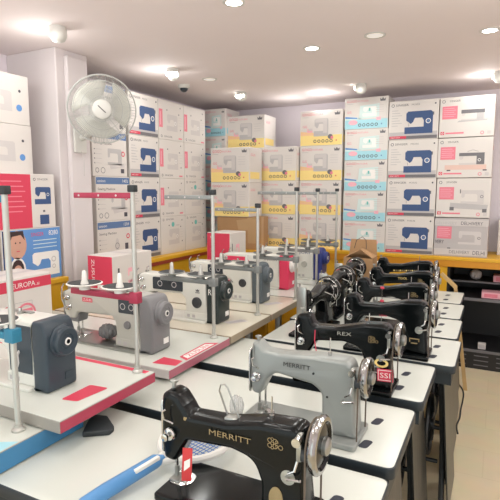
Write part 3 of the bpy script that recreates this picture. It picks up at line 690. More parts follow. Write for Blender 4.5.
def make_domestic(name, label, loc, rz=0.0, kind='black', brand=None, bandm='gold', wheelr=.064, extra=(), group='sewing machine heads on the treadle tables'):
    t = thing(name, label, 'sewing machine', loc, rz, group)
    bm_ = M['greyen'] if kind == 'grey' else M['black']
    hx = -.178 if kind == 'grey' else -.205
    b = MB(); b.rp(fillet([(-.218, -.085, .012), (.165, -.085, .012), (.165, .085, .012), (-.218, .085, .012)], 4), 0, .018, .004, bm_, 'xy', 3); b.build('bed', t)
    def sc(x, z):
        if x > .03: return 1.0 + .25 * max(0, (.10 - z) / .1)
        if x < -.15: return 0.86
        return .86 + .14 * (x + .15) / .18
    b = MB(); b.rp(dom_outline(kind), -.036, .036, .015 if kind != 'grey' else .013, bm_, 'xz', 5, sc); body = b.build('arm', t, 50)
    # face plate
    b = MB(); b.rp(fillet([(-.026, .09, .01), (.026, .09, .01), (.026, .235, .018), (-.026, .235, .018)], 4), hx - .028, hx - .022, .002, M['chrome'], 'yz', 2); b.build('face_plate', t)
    b = MB(); b.cyl((hx, 0, .02), (hx, 0, .10), .0042, M['chrome'], 10); b.cyl((hx, 0, .022), (hx, 0, .05), .0065, M['nickel'], 10); b.build('needle_bar', t)
    b = MB(); b.cyl((hx + .016, .012, .03), (hx + .016, .012, .10), .004, M['chrome'], 10); b.box(hx - .008, hx + .02, -.024, .014, .0205, .0245, M['nickel'], .001); b.box(hx + .008, hx + .022, .004, .018, .024, .04, M['nickel'], .001); b.build('presser_foot', t)
    b = MB(); b.cyl((hx - .004, 0, .25), (hx - .004, 0, .274), .0055, M['nickel'], 12); b.lathe([(.011, 0), (.011, .004), (.007, .006)], (hx - .004, 0, .272), (0, 0, 1), M['nickel'], 14); b.build('pressure_screw', t)
    b = MB(); b.rp(fillet([(hx - .010, -.03, .02), (hx + .050, -.03, .03), (hx + .050, .03, .03), (hx - .010, .03, .02)], 5), .017, .0202, .0006, M['chrome'], 'xy', 1); b.build('needle_plate', t)
    # tension discs and take-up on the front of the head
    yf = -.033
    b = MB(); b.lathe([(.014, 0), (.016, .003), (.006, .005), (.016, .007), (.014, .010), (.005, .012), (.005, .02), (.009, .021), (.009, .027), (.003, .028)], (hx + .004, yf + .003, .15), (0, -1, 0), M['chrome'], 18); b.build('tension_discs', t)
    b = MB(); b.tube([(hx + .012, yf + .002, .178), (hx - .004, yf - .012, .192), (hx - .006, yf - .014, .212), (hx + .002, yf - .012, .218)], .0025, M['chrome'], 6); b.build('take_up_lever', t)
    # hand wheel
    xw, zw = .176, .198
    b = MB(); R = wheelr
    b.lathe([(.012, -.012), (.018, -.010), (R * .72, -.004), (R * .8, -.010), (R * .93, -.010), (R, -.005), (R + .001, .003), (R * .95, .008), (R * .82, .009), (R * .72, .004), (R * .3, .008), (.012, .008)], (xw, 0, zw), (1, 0, 0), M['wchrome'], 36,
            [M['black'], M['black'], M['wchrome'], M['wchrome'], M['wchrome'], M['wchrome'], M['wchrome'], M['wchrome'], M['black'], M['black'], M['wchrome']] if 'dome' not in extra else
            [M['black'], M['black'], M['black'], M['wchrome'], M['black'], M['wchrome'], M['black'], M['wchrome'], M['black'], M['black'], M['wchrome']]); hw = b.build('hand_wheel', t)
    b = MB(); b.lathe([(.020, 0), (.020, .010), (.015, .014), (.004, .015)], (xw + .007, 0, zw), (1, 0, 0), M['nickel'], 18); b.build('clutch_knob', hw)
    b = MB(); b.cyl((.14, 0, zw), (xw - .008, 0, zw), .026, bm_, 20, .022); b.build('shaft_collar', t)
    # bobbin winder
    b = MB(); b.box(.138, .150, -.05, -.03, .175, .235, M['nickel'], .003); b.cyl((.144, -.05, .225), (.144, -.066, .225), .010, M['chrome'], 14); b.cyl((.150, -.042, .19), (.166, -.042, .19), .014, M['rubber'], 14); b.tube([(.144, -.055, .18), (.14, -.062, .16), (.125, -.06, .15)], .003, M['chrome'], 6); b.build('bobbin_winder', t)
    # stitch lever
    b = MB(); b.lathe([(.017, 0), (.017, .003), (.007, .004), (.006, .012)], (.115, -.034, .125), (0, -1, 0), M['nickel'], 18); b.tube([(.115, -.045, .125), (.150, -.052, .135)], .003, M['chrome'], 6); b.build('stitch_lever', t)
    # spool pins on the arm
    b = MB(); zp = .23 if kind != 'grey' else .247
    b.cyl((.06, .0, zp), (.06, 0, zp + .012), .006, M['chrome'], 10); b.cyl((.06, 0, zp), (.06, 0, zp + .055), .002, M['chrome'], 8)
    b.build('spool_pin', t)
    if 'loop' in extra:
        b = MB(); za = .203
        b.tube([(-.05, 0, za), (-.078, .0, za + .07), (-.074, 0, za + .085), (-.062, 0, za + .088), (-.054, 0, za + .08), (-.024, 0, za + .012)], .0022, M['nickel'], 6); b.build('thread_loop', t)
        b = MB(); b.box(-.058, -.014, -.014, .014, za - .004, za + .014, M['nickel'], .003); b.build('top_bracket', t)
        b = MB(); b.lathe([(.008, 0), (.009, .004), (.005, .01)], (-.158, -.022, .196), (.2, -.6, .7), M['gold'], 12); b.build('oil_cap', t)
    if 'dome' in extra:
        b = MB(); b.lathe([(R * .86, -.014), (R * .8, -.028), (R * .6, -.045), (R * .36, -.054)], (xw, 0, zw), (1, 0, 0), M['black'], 28, None, False)
        for rr, hh in ((R * .84, -.024), (R * .62, -.046)): b.torus((xw + hh, 0, zw), (1, 0, 0), rr, .0028, M['chrome'], 28, 6)
        b.build('wheel_cover', hw)
        b = MB(); yl = M['pyel'] if 'yellowmark' in extra else M['red']
        b.tube([(xw - .05, R * .1, zw + R * .42), (xw - .038, R * .3, zw + R * .66), (xw - .030, R * .55, zw + R * .58)], .004, yl, 6); b.build('colour_mark', hw)
        b = MB(); b.box(hx - .038, hx - .024, -.026, .026, .10, .285, M['nickel'], .004); b.build('front_slide', t)
        b = MB(); b.cyl((hx - .031, .012, .283), (hx - .031, .012, .302), .005, M['chrome'], 10); b.build('slide_post', t)
        b = MB(); b.tube([(.0, -.04, .22), (.03, -.075, .20), (.08, -.085, .16), (.12, -.07, .12)], .003, M['chrome'], 6); b.build('thread_wire', t)
    if brand:
        zt_ = {'grey': .203, 'tall': .196}.get(kind, .178)
        h = .0135
        b = MB(); m = M[bandm]
        b.text(brand, ({'grey': -.078, 'tall': -.052}.get(kind, -.085), -.0372, zt_), h, m, (1, 0, {'grey': .0, 'tall': .05}.get(kind, .01)), (0, 0, 1), {'grey': .088, 'tall': .055}.get(kind, .11))
        b.build('brand_lettering', t, 0)
    if 'gold' in extra:
        b = MB(); b.face((0, -.0372, 0), (1, 0, 0), (0, 0, 1))
        for k in range(5): b.ring(.072 + .013 * (k % 3), .190 + .012 * (k // 3), .006, .0016, M['gold'], 0, 8); b.ring(.078 + .011 * (k % 2), .186 + .005 * k, .004, .0012, M['gold'], 1, 7)
        b.build('gold_ornament', t, 0)
    if 'band' in extra:
        b = MB(); b.face((0, -.0372, 0), (1, 0, 0), (0, 0, 1))
        for k in range(12): b.rect(-.11 + .014 * k, .172 + .002 * k * .4, -.101 + .014 * k, .181 + .002 * k * .4, M['gold'] if k % 3 else M['pyel'])
        b.rect(-.13, .155, .05, .157, M['gold']); b.build('gold_band', t, 0)
    if 'redmark' in extra:
        b = MB(); b.text('BRAND'[:0] or 'USHA', (-.06, -.0372, .168), .009, M['red'], (1, 0, .03), (0, 0, 1), .035); b.build('red_lettering', t, 0)
    if 'badge' in extra:
        b = MB(); b.lathe([(.021, 0), (.021, .002), (.017, .0026)], (0, 0, 0), (0, -1, 0), M['gold'], 20); o = b.build('oval_badge', t); o.location = (.088, -.0375, .068); o.scale = (.82, 1, 1.35)
    if 'badgeS' in extra:
        b = MB(); b.lathe([(.014, 0), (.014, .002), (.009, .0026), (.009, .001)], (.10, -.038, .085), (0, -1, 0), M['darkd'], 18, [M['nickel'], M['nickel'], M['darkd'], M['darkd']]); b.build('round_badge', t)
    if 'shield' in extra:
        b = MB(); b.face((.098, -.0385, .055), (1, 0, 0), (0, 0, 1)); sh = [(-.022, .032), (.022, .032), (.022, .0), (.012, -.018), (0, -.026), (-.012, -.018), (-.022, 0)]
        b.poly(sh, M['gold']); b.poly([(x * .8, y * .8 + .001) for x, y in sh], M['black'], 1); b.rect(-.014, .006, .014, .012, M['gold'], 2); b.build('shield_badge', t, 0)
    if 'sticker' in extra:
        b = MB(); b.face((.118, -.0385, .112), (1, 0, 0), (0, 0, 1)); b.disc(0, 0, .026, M['pyel'], 0, 18, .017); b.disc(0, 0, .016, M['black'], 1, 16, .009); b.build('yellow_sticker', t, 0)
    if 'screws' in extra:
        b = MB()
        for x, z in ((.065, .13), (.02, .195)): b.cyl((x, -.034, z), (x, -.0385, z), .0035, M['darkd'], 10)
        b.lathe([(.014, 0), (.014, .003), (.006, .004)], (.072 + .02, -.034, .05 + .018), (0, -1, 0), M['darkd'], 16); b.build('screw', t)
    if 'guides' in extra:
        b = MB(); b.cyl((-.08, -.055, .018), (-.08, -.055, .235), .0018, M['chrome'], 8); b.build('thread_rod', t)
        for z in (.15, .222):
            b = MB(); b.lathe([(.003, -.007), (.011, -.004), (.011, .004), (.003, .007)], (-.08, -.055, z), (0, 0, 1), M['red'], 14); o = b.build('red_bead', t)
    # drive belt
    if 'nobelt' not in extra:
        b = MB(); q = R * .86; b.tube([(.161, -q, .0)] + [(.161, -q * math.cos(PI * k / 12), zw + q * math.sin(PI * k / 12)) for k in range(13)] + [(.161, q, 0)], .0024, M['leather'], 6); b.build('drive_belt', t)
    return t

Z = .7505
ZS = .7515
make_domestic('sewing_machine', 'glossy black enamel sewing machine with gold lettering, nearest the viewer', (-.494, .967, ZS), 0, 'black', 'MERRITT', 'gold', .064, ('loop', 'badge', 'gold'))
make_domestic('sewing_machine', 'grey metallic sewing machine with chrome wheel on the second table', (-.495, 1.40, ZS), 0, 'grey', 'MERRITT', 'darkd', .06, ('screws', ))
make_domestic('sewing_machine', 'black sewing machine with short pale lettering and a red tag on its pillar', (-.475, 1.82, ZS), 0, 'tall', 'REX', 'silverd', .066, ('sticker', 'gold', 'badgeS'))
make_domestic('sewing_machine', 'black sewing machine with a gold shield badge on its pillar', (-.405, 2.28, ZS), 0, 'tall', None, 'gold', .064, ('shield', 'redmark'))
make_domestic('sewing_machine', 'black sewing machine with red thread guides behind the shield badge machine', (-.46, 2.71, ZS), 0, 'tall', None, 'gold', .064, ('gold', 'guides'))
make_domestic('sewing_machine', 'black sewing machine with yellow lettering on its arm', (-.485, 3.14, ZS), 0, 'tall', 'TOOL', 'pyel', .064, ('gold', ))
make_domestic('sewing_machine', 'farthest black sewing machine with ornate gold band on its arm', (-.54, 3.60, ZS), 0, 'tall', None, 'gold', .064, ('band', ))
for i, (x, y, lab) in enumerate(((-.845, 2.475, 'nearest of three black machines turned lengthwise, wheel to the back'), (-.876, 2.905, 'middle of three black machines turned lengthwise, wheel to the back'), (-.910, 3.328, 'farthest of three black machines turned lengthwise, before the brown carton'))):
    t = make_domestic('sewing_machine', lab, (x, y, ZS), PI / 2 - .03, 'tall', None, 'gold', .080, ('dome', 'nobelt') + (('yellowmark',) if i == 0 else ()), 'black machines turned lengthwise'); t.scale = (.95, .95, .95)

# small things on the tables
def flat_tag(name, label, loc, rot, w, h, txt, m):
    b = MB(); b.box(-w / 2, w / 2, -.0008, .0008, -h, 0, m)
    b.face((-w / 2, -.0009, -h), (1, 0, 0), (0, 0, 1))
    if txt: b.rect(w * .06, h * .08, w * .94, h * .92, M['pwhite']); b.rect(w * .1, h * .13, w * .9, h * .87, m, 1); b.ftext(txt, w * .18, h * .3, h * .4, M['pwhite'], 2, w * .64)
    else: b.poly([(w * .2, h * .3), (w * .8, h * .45), (w * .8, h * .7), (w * .2, h * .6)], M['pwhite'])
    o = b.build(name, smooth=0); o.location = loc; o.rotation_euler = rot; return tag(o, label, 'tag')
flat_tag('paper_tag', 'red and white paper tag hanging by the needle of the nearest black machine', (-.640, .930, .880), (.05, .06, .45), .024, .088, None, mat('tag_red', (206, 60, 62), .5))
flat_tag('paper_tag', 'red tag with white lettering on the pillar of the black machine', (-.341, 1.7715, .846), (0, -.05, 0), .058, .047, 'SSI', M['red'])
# red tool hanging on cord
t = thing('hanging_tool', 'small dark red pointed tool on a red cord hanging from the black machine', 'tool', (-.60, 1.755, .84))
b = MB(); b.lathe([(.002, -.045), (.004, -.03), (.011, -.012), (.013, .012), (.009, .03), (.004, .036)], (0, 0, 0), (0, 0, 1), M['maroon'], 12); b.build('handle', t)
b = MB(); b.cyl((0, 0, -.07), (0, 0, -.043), .002, M['nickel'], 8); b.build('tip', t)
b = MB(); b.tube([(0, 0, .034), (-.012, .01, .08), (-.014, .02, .118)], .002, M['red'], 6); b.build('cord', t)
# racket
def racket():
    ax = Vector((.23, .973)).normalized()
    t = thing('mosquito_racket', 'white electric mosquito racket with blue handle and blue mesh lying behind the front machine', 'racket', (-.742, 1.125, .7765), math.atan2(ax.y, ax.x) - PI / 2); t.rotation_euler[0] = .066
    a, bb = .10, .105
    b = MB(); b.tube([(a * math.cos(2 * PI * k / 36), bb * math.sin(2 * PI * k / 36), .0105) for k in range(36)], .0105, M['wplast'], 8, True); b.tube([(-.03, -bb * .93, .0105), (0, -bb - .05, .012), (.03, -bb * .93, .0105)], .009, M['wplast'], 8); b.build('frame', t)
    b = MB()
    for k in range(-7, 8):
        x = k * .011; w = bb * math.sqrt(max(0, 1 - (x / a) ** 2)) * .97; b.tube([(x, -w, .0105), (x, w, .0105)], .0011, M['net'], 4)
        y = k * .0135; w = a * math.sqrt(max(0, 1 - (y / bb) ** 2)) * .97; b.tube([(-w, y, .0115), (w, y, .0115)], .0011, M['net'], 4)
    b.build('mesh', t)
    b = MB(); b.tube([(0, -bb - .02, .014), (0, -bb - .045, .0185), (0, -bb - .2, .0195), (0, -bb - .26, .0185), (0, -bb - .272, .0185)], [.010, .0185, .0195, .0175, .012], M['bluep'], 14); b.build('handle', t)
    b = MB(); b.box(.004, .0165, -bb - .12, -bb - .04, .026, .037, M['wplast'], .003); b.build('switch', t)
racket()
b = MB(); b.rp(fillet([(-.01, -.06, .004), (.055, -.012, .01), (.05, .015, .012), (-.02, .06, .01), (-.07, .048, .005), (-.055, .01, .005)], 4), 0, .018, .004, M['rubber'], 'xy', 3); o = b.build('rubber_pad'); o.location = (-1.085, 1.09, .7501); tag(o, 'dark grey wedge-shaped rubber pad lying on the white table under the red-edged table', 'pad')
def crumple(name, label, loc, s, m):
    bm = bmesh.new(); bmesh.ops.create_icosphere(bm, subdivisions=4, radius=1)
    rnd = random.Random(len(label))
    dirs = [Vector((rnd.uniform(-1, 1), rnd.uniform(-1, 1), rnd.uniform(-1, 1))).normalized() for _ in range(40)]
    for v in bm.verts:
        d = max((v.co.normalized().dot(q)) for q in dirs); k = .72 + .5 * (d - .8) + .04 * math.sin(v.co.x * 17 + v.co.y * 11) 
        v.co = Vector((v.co.x * k * s[0], v.co.y * k * s[1], v.co.z * k * s[2]))
    z0 = min(v.co.z for v in bm.verts)
    for v in bm.verts: v.co.z -= z0
    b = MB(); b.bm.free(); b.bm = bm; b.mats = [m]
    o = b.build(name, smooth=25); o.location = loc; return tag(o, label, 'plastic bag')
crumple('crumpled_plastic', 'crumpled clear plastic beside the needle of the grey machine', (-.722, 1.33, .7701), (.03, .03, .045), M['clear'])

# floor cord and plank
def smooth_path(p, n=6):
    p = [Vector(q) for q in p]; out = []
    for i in range(len(p) - 1):
        a, b_, c, d = p[max(i - 1, 0)], p[i], p[i + 1], p[min(i + 2, len(p) - 1)]
        for k in range(n):
            t_ = k / n; out.append(.5 * ((2 * b_) + (c - a) * t_ + (2 * a - 5 * b_ + 4 * c - d) * t_ ** 2 + (3 * b_ - a - 3 * c + d) * t_ ** 3))
    return out + [p[-1]]
b = MB(); b.tube(smooth_path([(-.25, 4.07, .005), (-.19, 3.95, .005), (-.16, 3.83, .005), (-.155, 3.68, .005), (-.158, 3.53, .005), (-.155, 3.38, .005), (-.165, 3.25, .005), (-.15, 3.14, .005)]), .005, M['rubber'], 8); o = b.build('power_cord'); tag(o, 'black power cord curving on the beige floor beside the treadle tables', 'cord')
t = thing('wooden_board', 'tan wooden board with a sloped top standing at the end of the tables', 'board', (-.2, 3.90, 0))
b = MB(); b.rp([(.035, 0), (.062, 0), (-.045, .775), (-.070, .79)], -.012, .012, .001, M['ply'], 'xz', 1); b.build('upright', t, 0)
b = MB(); b.rp([(-.071, .775), (-.044, .775), (-.044, .79), (-.15, .885), (-.168, .868)], -.0125, .0125, .001, M['ply'], 'xz', 1); b.build('sloped_strip', t, 0)

# things in the dark shelves
crumple('cloth_bundle', 'pale cloth bundle on the upper dark shelf', (-.15, 4.68, .7202), (.06, .06, .055), M['greyl'])['category'] = 'bundle'
b = MB(); b.box(-.1, .1, -.07, .07, 0, .055, M['pinkp'], .004); b.face((-.1, -.07, 0), (1, 0, 0), (0, 0, 1)); b.rect(.02, .01, .18, .045, M['pink']); o = b.build('small_carton', smooth=0); o.location = (.09, 4.68, .7202); tag(o, 'flat pink box on the upper dark shelf at right', 'box')
b = MB(); b.box(-.14, .14, -.07, .07, 0, .05, M['pinkp'], .004); b.face((-.14, -.07, 0), (1, 0, 0), (0, 0, 1)); b.rect(.02, .01, .12, .04, M['pink']); o = b.build('small_carton', smooth=0); o.location = (.05, 4.52, .6052); tag(o, 'flat pinkish box on the dark shelf below the cloth bundle', 'box')
b = MB(); b.box(-.03, .03, -.02, .02, 0, .05, M['greyl'], .002); b.face((-.03, -.02, 0), (1, 0, 0), (0, 0, 1)); b.rect(.008, .01, .052, .04, M['grey']); o = b.build('small_carton', smooth=0); o.location = (-.065, 4.46, .1702); tag(o, 'tiny white box alone on the lowest dark shelf', 'box')

# ------------------------------------------------------------------ industrial tables
IW = 1.19
def ind_table(label, y0, y1, z, xr, edge, nearm, topm, decals, farstrip=None, IT=.038, lf=.02, lb=.02):
    xc = xr - IW / 2; yc = (y0 + y1) / 2; d = (y1 - y0) / 2
    t = thing('industrial_sewing_table', label, 'table', (xc, yc, 0), 0, 'industrial sewing tables in a row')
    w = IW / 2
    b = MB(); b.box(-w, w, -d, d, z - IT, z - .001, nearm, .003); b.box(-w + .002, w - .002, -d + .002, d - .002, z - .0015, z, topm)
    b.face((w, -d, z - IT), (0, 1, 0), (0, 0, 1)); b.rect(.001, .002, 2 * d - .001, IT - .003, edge)
    b.face((-w, -d, z), (1, 0, 0), (0, 1, 0))
    if farstrip: b.rect(.02, 2 * d - .03, 2 * w - .02, 2 * d - .006, farstrip)
    for dc in decals: dc(b, 2 * w, 2 * d)
    b.build('tabletop', t, 0)
    for s in (-1, 1):
        b = MB(); x = s * (w - .26)
        b.box(x - .02, x + .02, -.02, .02, .05, z - IT - .03, M['steel'], .003); b.box(x - .025, x + .025, -d + lf, d - lb, z - IT - .03, z - IT, M['steel'], .003); b.box(x - .025, x + .025, -d + lf, d - lb, .02, .05, M['steel'], .003)
        for q in (-d + lf + .03, d - lb - .03): b.cyl((x, q, 0), (x, q, .02), .02, M['rubber'], 12)
        b.build('leg', t)
    b = MB(); b.box(-w + .24, w - .24, -.015, .015, .16, .2, M['steel'], .003); b.build('cross_bar', t, 0)
    b = MB(); b.box(-.2, .16, -.13, .1, .17, .185, M['rubber'], .003); b.build('treadle_plate', t, 0)
    b = MB(); b.box(.20, .30, -.03, .1, z - IT - .16, z - IT, M['mslate2'], .01); b.build('control_box', t)
    return t
def d_slot(u0, v0, u1, v1, m):
    def f(b, W, D): b.poly([(W + u0, D * v0), (W + u0 + .05, D * v0 - .01), (W + u1 + .05, D * v1 - .01), (W + u1, D * v1)], m)
    return f
def dec_blue(b, W, D): b.poly([(W - .12, .01), (W - .004, .01), (W - .004, .40), (W - .075, .36)], M['cyan']); b.text('72', b._fp(W - .05, .30, 1), .03, M['pwhite'], (0, 1, 0), (-1, 0, 0))
def dec_red1(b, W, D): b.poly(fillet([(W - .116, .108, .01), (W - .058, .121, .01), (W - .045, .244, .01), (W - .12, .236, .01)], 3), M['red'])
def dec_red2(b, W, D):
    b.poly([(W - .112, .038), (W - .006, .054), (W - .013, .115), (W - .112, .119)], M['red'])
    b.poly([(W - .055, .15), (W - .003, .125), (W - .003, .39), (W - .058, .36)], M['red']); b.poly([(W - .047, .163), (W - .012, .148), (W - .012, .365), (W - .049, .345)], M['pwhite'], 1)
    b.text('ZUSUN', b._fp(W - .018, .172, 2), .024, M['red'], (0, 1, 0), (-1, 0, 0), .16)
def dec_slot(b, W, D): b.poly([(W - .17, D * .46), (W - .12, D * .42), (W - .05, D * .62), (W - .10, D * .68)], M['greyl']); b.poly([(W - .155, D * .48), (W - .12, D * .45), (W - .065, D * .62), (W - .10, D * .65)], M['grey'], 1)
IX = -1.115
ITAB = [(.45, 1.08, .812, -1.14, M['blueedge'], M['greyedge'], M['white'], [dec_blue], None, 'white industrial table with blue edge and cyan corner sticker at the left'),
        (.925, 1.355, .853, -1.068, M['rededge'], M['greyedge'], M['white'], [dec_red1], M['red'], 'white industrial table with red edge carrying the slate-backed machine'),
        (1.50, 1.985, .80, IX, M['roseedge'], M['greyl'], M['white'], [dec_red2], None, 'white industrial table with red lettered corner carrying the grey-backed machine'),
        (2.0, 2.455, .80, IX, M['woodedge'], M['woodedge'], M['cream'], [dec_slot], None, 'cream industrial table with wood edge carrying the black-backed machine'),
        (2.475, 2.925, .80, IX, M['woodedge'], M['woodedge'], M['cream'], [dec_slot], None, 'cream industrial table carrying the white machine with grey-green back'),
        (2.945, 3.395, .80, IX, M['greyedge'], M['greyedge'], M['white'], [dec_slot], None, 'white industrial table carrying the pink and white machine'),
        (3.415, 3.87, .80, IX, M['greyedge'], M['greyedge'], M['white'], [], None, 'farthest industrial table, carrying the white and blue machine')]
for y0, y1, z, xr, e, nm, tm, dc, fs, lab in ITAB: ind_table(lab, y0, y1, z, xr, e, nm, tm, dc, fs, .06 if y0 == .45 else .038, .18 if y0 == .925 else .02, .17 if y0 == .45 else .02)

# ------------------------------------------------------------------ industrial machines
def ind_machine(label, loc, body, cover, opt):
    t = thing('industrial_sewing_machine', label, 'sewing machine', loc, 0, 'industrial machines on the left tables')
    bm_, cm = M[body], M[cover]
    b = MB(); b.rp(fillet([(-.33, -.085, .01), (.15, -.085, .01), (.15, .085, .01), (-.33, .085, .01)], 3), 0, .012, .002, M['nickel'] if body != 'mwhite' else bm_, 'xy', 2); b.build('bed', t)
    ol = fillet([(.158, .012), (.158, .244, .006), (.02, .244, .03), (-.16, .236, .03), (-.285, .236, .03), (-.312, .222, .02), (-.312, .13, .02), (-.295, .102, .012), (-.245, .102, .012), (-.232, .135, .02), (-.02, .140, .02), (.012, .125, .02), (.018, .012)], 4)
    b = MB(); b.rp(ol, -.060, .060, .012, bm_, 'xz', 4, lambda x, z: 1.0 if x > 0.0 else .80); b.build('arm', t, 45)
    b = MB(); b.rp(fillet([(.150, .0, .003), (.222, .0, .016), (.222, .20, .03), (.205, .247, .03), (.150, .247, .016)], 5), -.066, .066, .012, cm, 'xz', 4); cv = b.build('motor_cover', t, 45)
    wm = M[opt.get('wheel', cover)]
    b = MB(); R = opt.get('R', .048)
    b.lathe([(R + .006, -.004), (R + .006, .004), (R, .008), (R, .022), (R - .006, .028), (R * .55, .026), (R * .5, .022), (.012, .024), (.010, .028), (.002, .028)], (.222, .004, .172), (1, 0, 0), wm, 32); hw = b.build('hand_wheel', t)
    b = MB(); b.lathe([(.013, 0), (.013, .003), (.008, .0035), (.008, .002)], (.248, .004, .172), (1, 0, 0), M['pwhite'], 16, [M['pwhite'], M['pwhite'], M['dial'], M['dial']]); b.build('wheel_hub', hw)
    b = MB(); b.box(.2225, .2245, .01, .045, .03, .055, M['pwhite'] if opt.get('sticker', 1) else cm); b.build('cover_label', cv, 0)
    # head
    b = MB(); b.rp(fillet([(-.046, .11, .012), (.046, .11, .012), (.046, .228, .015), (-.046, .228, .015)], 4), -.318, -.311, .003, M['nickel'], 'yz', 2); b.build('face_plate', t)
    b = MB(); b.rp(fillet([(-.305, .08, .012), (-.24, .08, .012), (-.232, .13, .01), (-.31, .13, .01)], 4), -.036, .036, .012, M['mgd'], 'xz', 3); b.build('lamp_head', t)
    b = MB(); b.cyl((-.272, 0, .014), (-.272, 0, .1), .0045, M['chrome'], 10); b.cyl((-.272, 0, .03), (-.272, 0, .05), .007, M['nickel'], 10); b.build('needle_bar', t)
    b = MB(); b.cyl((-.258, .012, .03), (-.258, .012, .1), .004, M['chrome'], 10); b.box(-.282, -.254, -.022, .014, .0142, .018, M['nickel'], .001); b.box(-.264, -.252, .006, .018, .018, .04, M['nickel'], .001); b.build('presser_foot', t)
    b = MB(); b.rp(fillet([(-.32, -.04, .01), (-.22, -.04, .01), (-.22, .04, .01), (-.32, .04, .01)], 3), .012, .0142, .0005, M['chrome'], 'xy', 1); b.build('needle_plate', t)
    b = MB()
    for z, x in ((.155, -.275), (.2, -.285)):
        b.lathe([(.012, 0), (.014, .003), (.006, .005), (.014, .007), (.012, .01), (.004, .012), (.004, .02), (.007, .021), (.006, .026)], (x, -.045, z), (0, -1, 0), M['chrome'], 14)
    b.build('tension_discs', t)
    b = MB(); b.tube([(-.30, -.05, .15), (-.315, -.055, .19), (-.318, -.05, .245), (-.305, -.048, .262)], .0035, M['chrome'], 6); b.tube([(-.285, 0, .236), (-.285, 0, .262), (-.27, 0, .268)], .003, M['chrome'], 6); b.box(-.29, -.28, -.01, .01, .235, .245, M['nickel']); b.build('thread_guide', t)
    b = MB(); b.cyl((.02, .0, .243), (.02, 0, .253), .012, M['nickel'], 14); b.cyl((.02, 0, .253), (.02, 0, .266), .006, M['chrome'], 10); b.box(-.03, .06, .012, .03, .243, .249, M['nickel'], .001); b.build('bobbin_winder', t)
    # front controls
    if 'panel' in opt:
        x0, x1, z0, z1, m = opt['panel']; b = MB(); b.rp(fillet([(x0, z0, .006), (x1, z0, .006), (x1, z1, .006), (x0, z1, .006)], 3), -.0615, -.0475 if x0 < -.01 else -.0585, .0008, M[m], 'xz', 1)
        if m == 'screen': 
            b.face((x0, -.0615, z0), (1, 0, 0), (0, 0, 1)); w, h = x1 - x0, z1 - z0; b.ring(w * .25, h * .5, h * .25, h * .06, M['grey'], 0, 12); b.ring(w * .72, h * .5, h * .25, h * .06, M['grey'], 0, 12)
        b.build('control_panel', t)
    if 'knob' in opt:
        x, z, r, m = opt['knob']; b = MB(); b.lathe([(r, 0), (r, .008), (r * .85, .013), (r * .3, .014)], (x, -.057, z), (0, -1, 0), M[m], 20); b.build('stitch_dial', t)
    if 'plinth' in opt:
        b = MB(); b.box(.015, .157, -.062, -.056, .014, .05, M[opt['plinth']], .002); b.face((.015, -.062, .014), (1, 0, 0), (0, 0, 1)); b.rect(.012, .008, .03, .024, M['grey']); b.rect(.045, .008, .063, .024, M['grey']); b.build('pillar_base', t, 0)
    if 'badge' in opt:
        b = MB(); b.face((-.19, -.0485, .19), (1, 0, 0), (0, 0, 1)); b.rect(0, 0, .062, .02, M['red']); b.ftext(opt['badge'], .006, .004, .012, M['pwhite'], 1, .05); b.build('brand_badge', t, 0)
    if 'text' in opt:
        s_, x, z, h, m, w = opt['text']; b = MB(); b.text(s_, (x, -.0606 if x < .15 else -.0668, z), h, M[m], wfix=w); b.build('brand_lettering', t, 0)
    if 'crown' in opt:
        b = MB(); b.face((.085, -.0606, .165), (1, 0, 0), (0, 0, 1)); crown(b, 0, 0, .02, M['greyd']); b.rect(-.004, -.008, .024, -.004, M['greyd'], 1); b.build('crown_logo', t, 0)
    if 'lever' in opt:
        b = MB(); b.tube([(.08, -.06, .13), (.10, -.085, .125), (.105, -.088, .10), (.10, -.086, .085)], [.004, .006, .006, .004], M['pwhite'], 8); b.build('reverse_lever', t)
    if 'stripe' in opt:
        b = MB(); b.rp(fillet([(-.29, .165, .01), (-.01, .165, .01), (-.01, .215, .01), (-.29, .215, .01)], 3), -.0510, -.0475, .0008, M[opt['stripe']], 'xz', 1); b.build('front_stripe', t)
    return t
YI = [1.155, 1.675, 2.21, 2.74, 3.20, 3.66]
t = ind_machine('white industrial machine with slate-blue motor cover at the left edge', (-1.452, 1.10, .8535), 'mwhite', 'mdark', dict(panel=(.03, .145, .055, .225, 'mdark'), lever=1, plinth='mwhite', wheel='mdark', R=.05, sticker=0)); t.scale = (.94, .94, .94)
ind_machine('pale grey industrial machine with mid-grey motor cover and red badge', (-1.50, YI[1], .8005), 'mgrey', 'mgd', dict(panel=(.035, .135, .165, .225, 'screen'), knob=(.085, .115, .018, 'mgd'), badge='ZUSUN', plinth='mgrey', R=.05))
ind_machine('white industrial machine with black motor cover and round black dial', (-1.495, YI[2], .8005), 'mwhite', 'mblack', dict(panel=(-.2, .0, .155, .222, 'screen'), knob=(.09, .105, .03, 'dial'), crown=1, text=('R', .165, .155, .03, 'pwhite', .02), plinth='mwhite', R=.05))
ind_machine('white industrial machine with grey-green cover and dark dial, fourth in the row', (-1.495, YI[3], .8005), 'mwhite', 'mslate2', dict(panel=(-.17, -.06, .165, .222, 'screen'), knob=(.085, .12, .026, 'dial'), text=('YAMATA', .03, .2, .014, 'darkd', .1), plinth='mwhite'))
ind_machine('pink and white industrial machine with pink motor cover', (-1.51, YI[4], .8005), 'mwhite', 'mpink', dict(stripe='mpink', knob=(.07, .12, .028, 'mpink'), text=('SHARUN', .03, .2, .014, 'greyd', .1), wheel='pwhite', plinth='mwhite'))
ind_machine('white industrial machine with dark blue motor cover at the far end', (-1.42, YI[5], .8005), 'mwhite', 'mblue', dict(knob=(.075, .12, .024, 'mgrey'), text=('JUKI', .03, .195, .026, 'blue', .09), wheel='mblue', plinth='mwhite'))
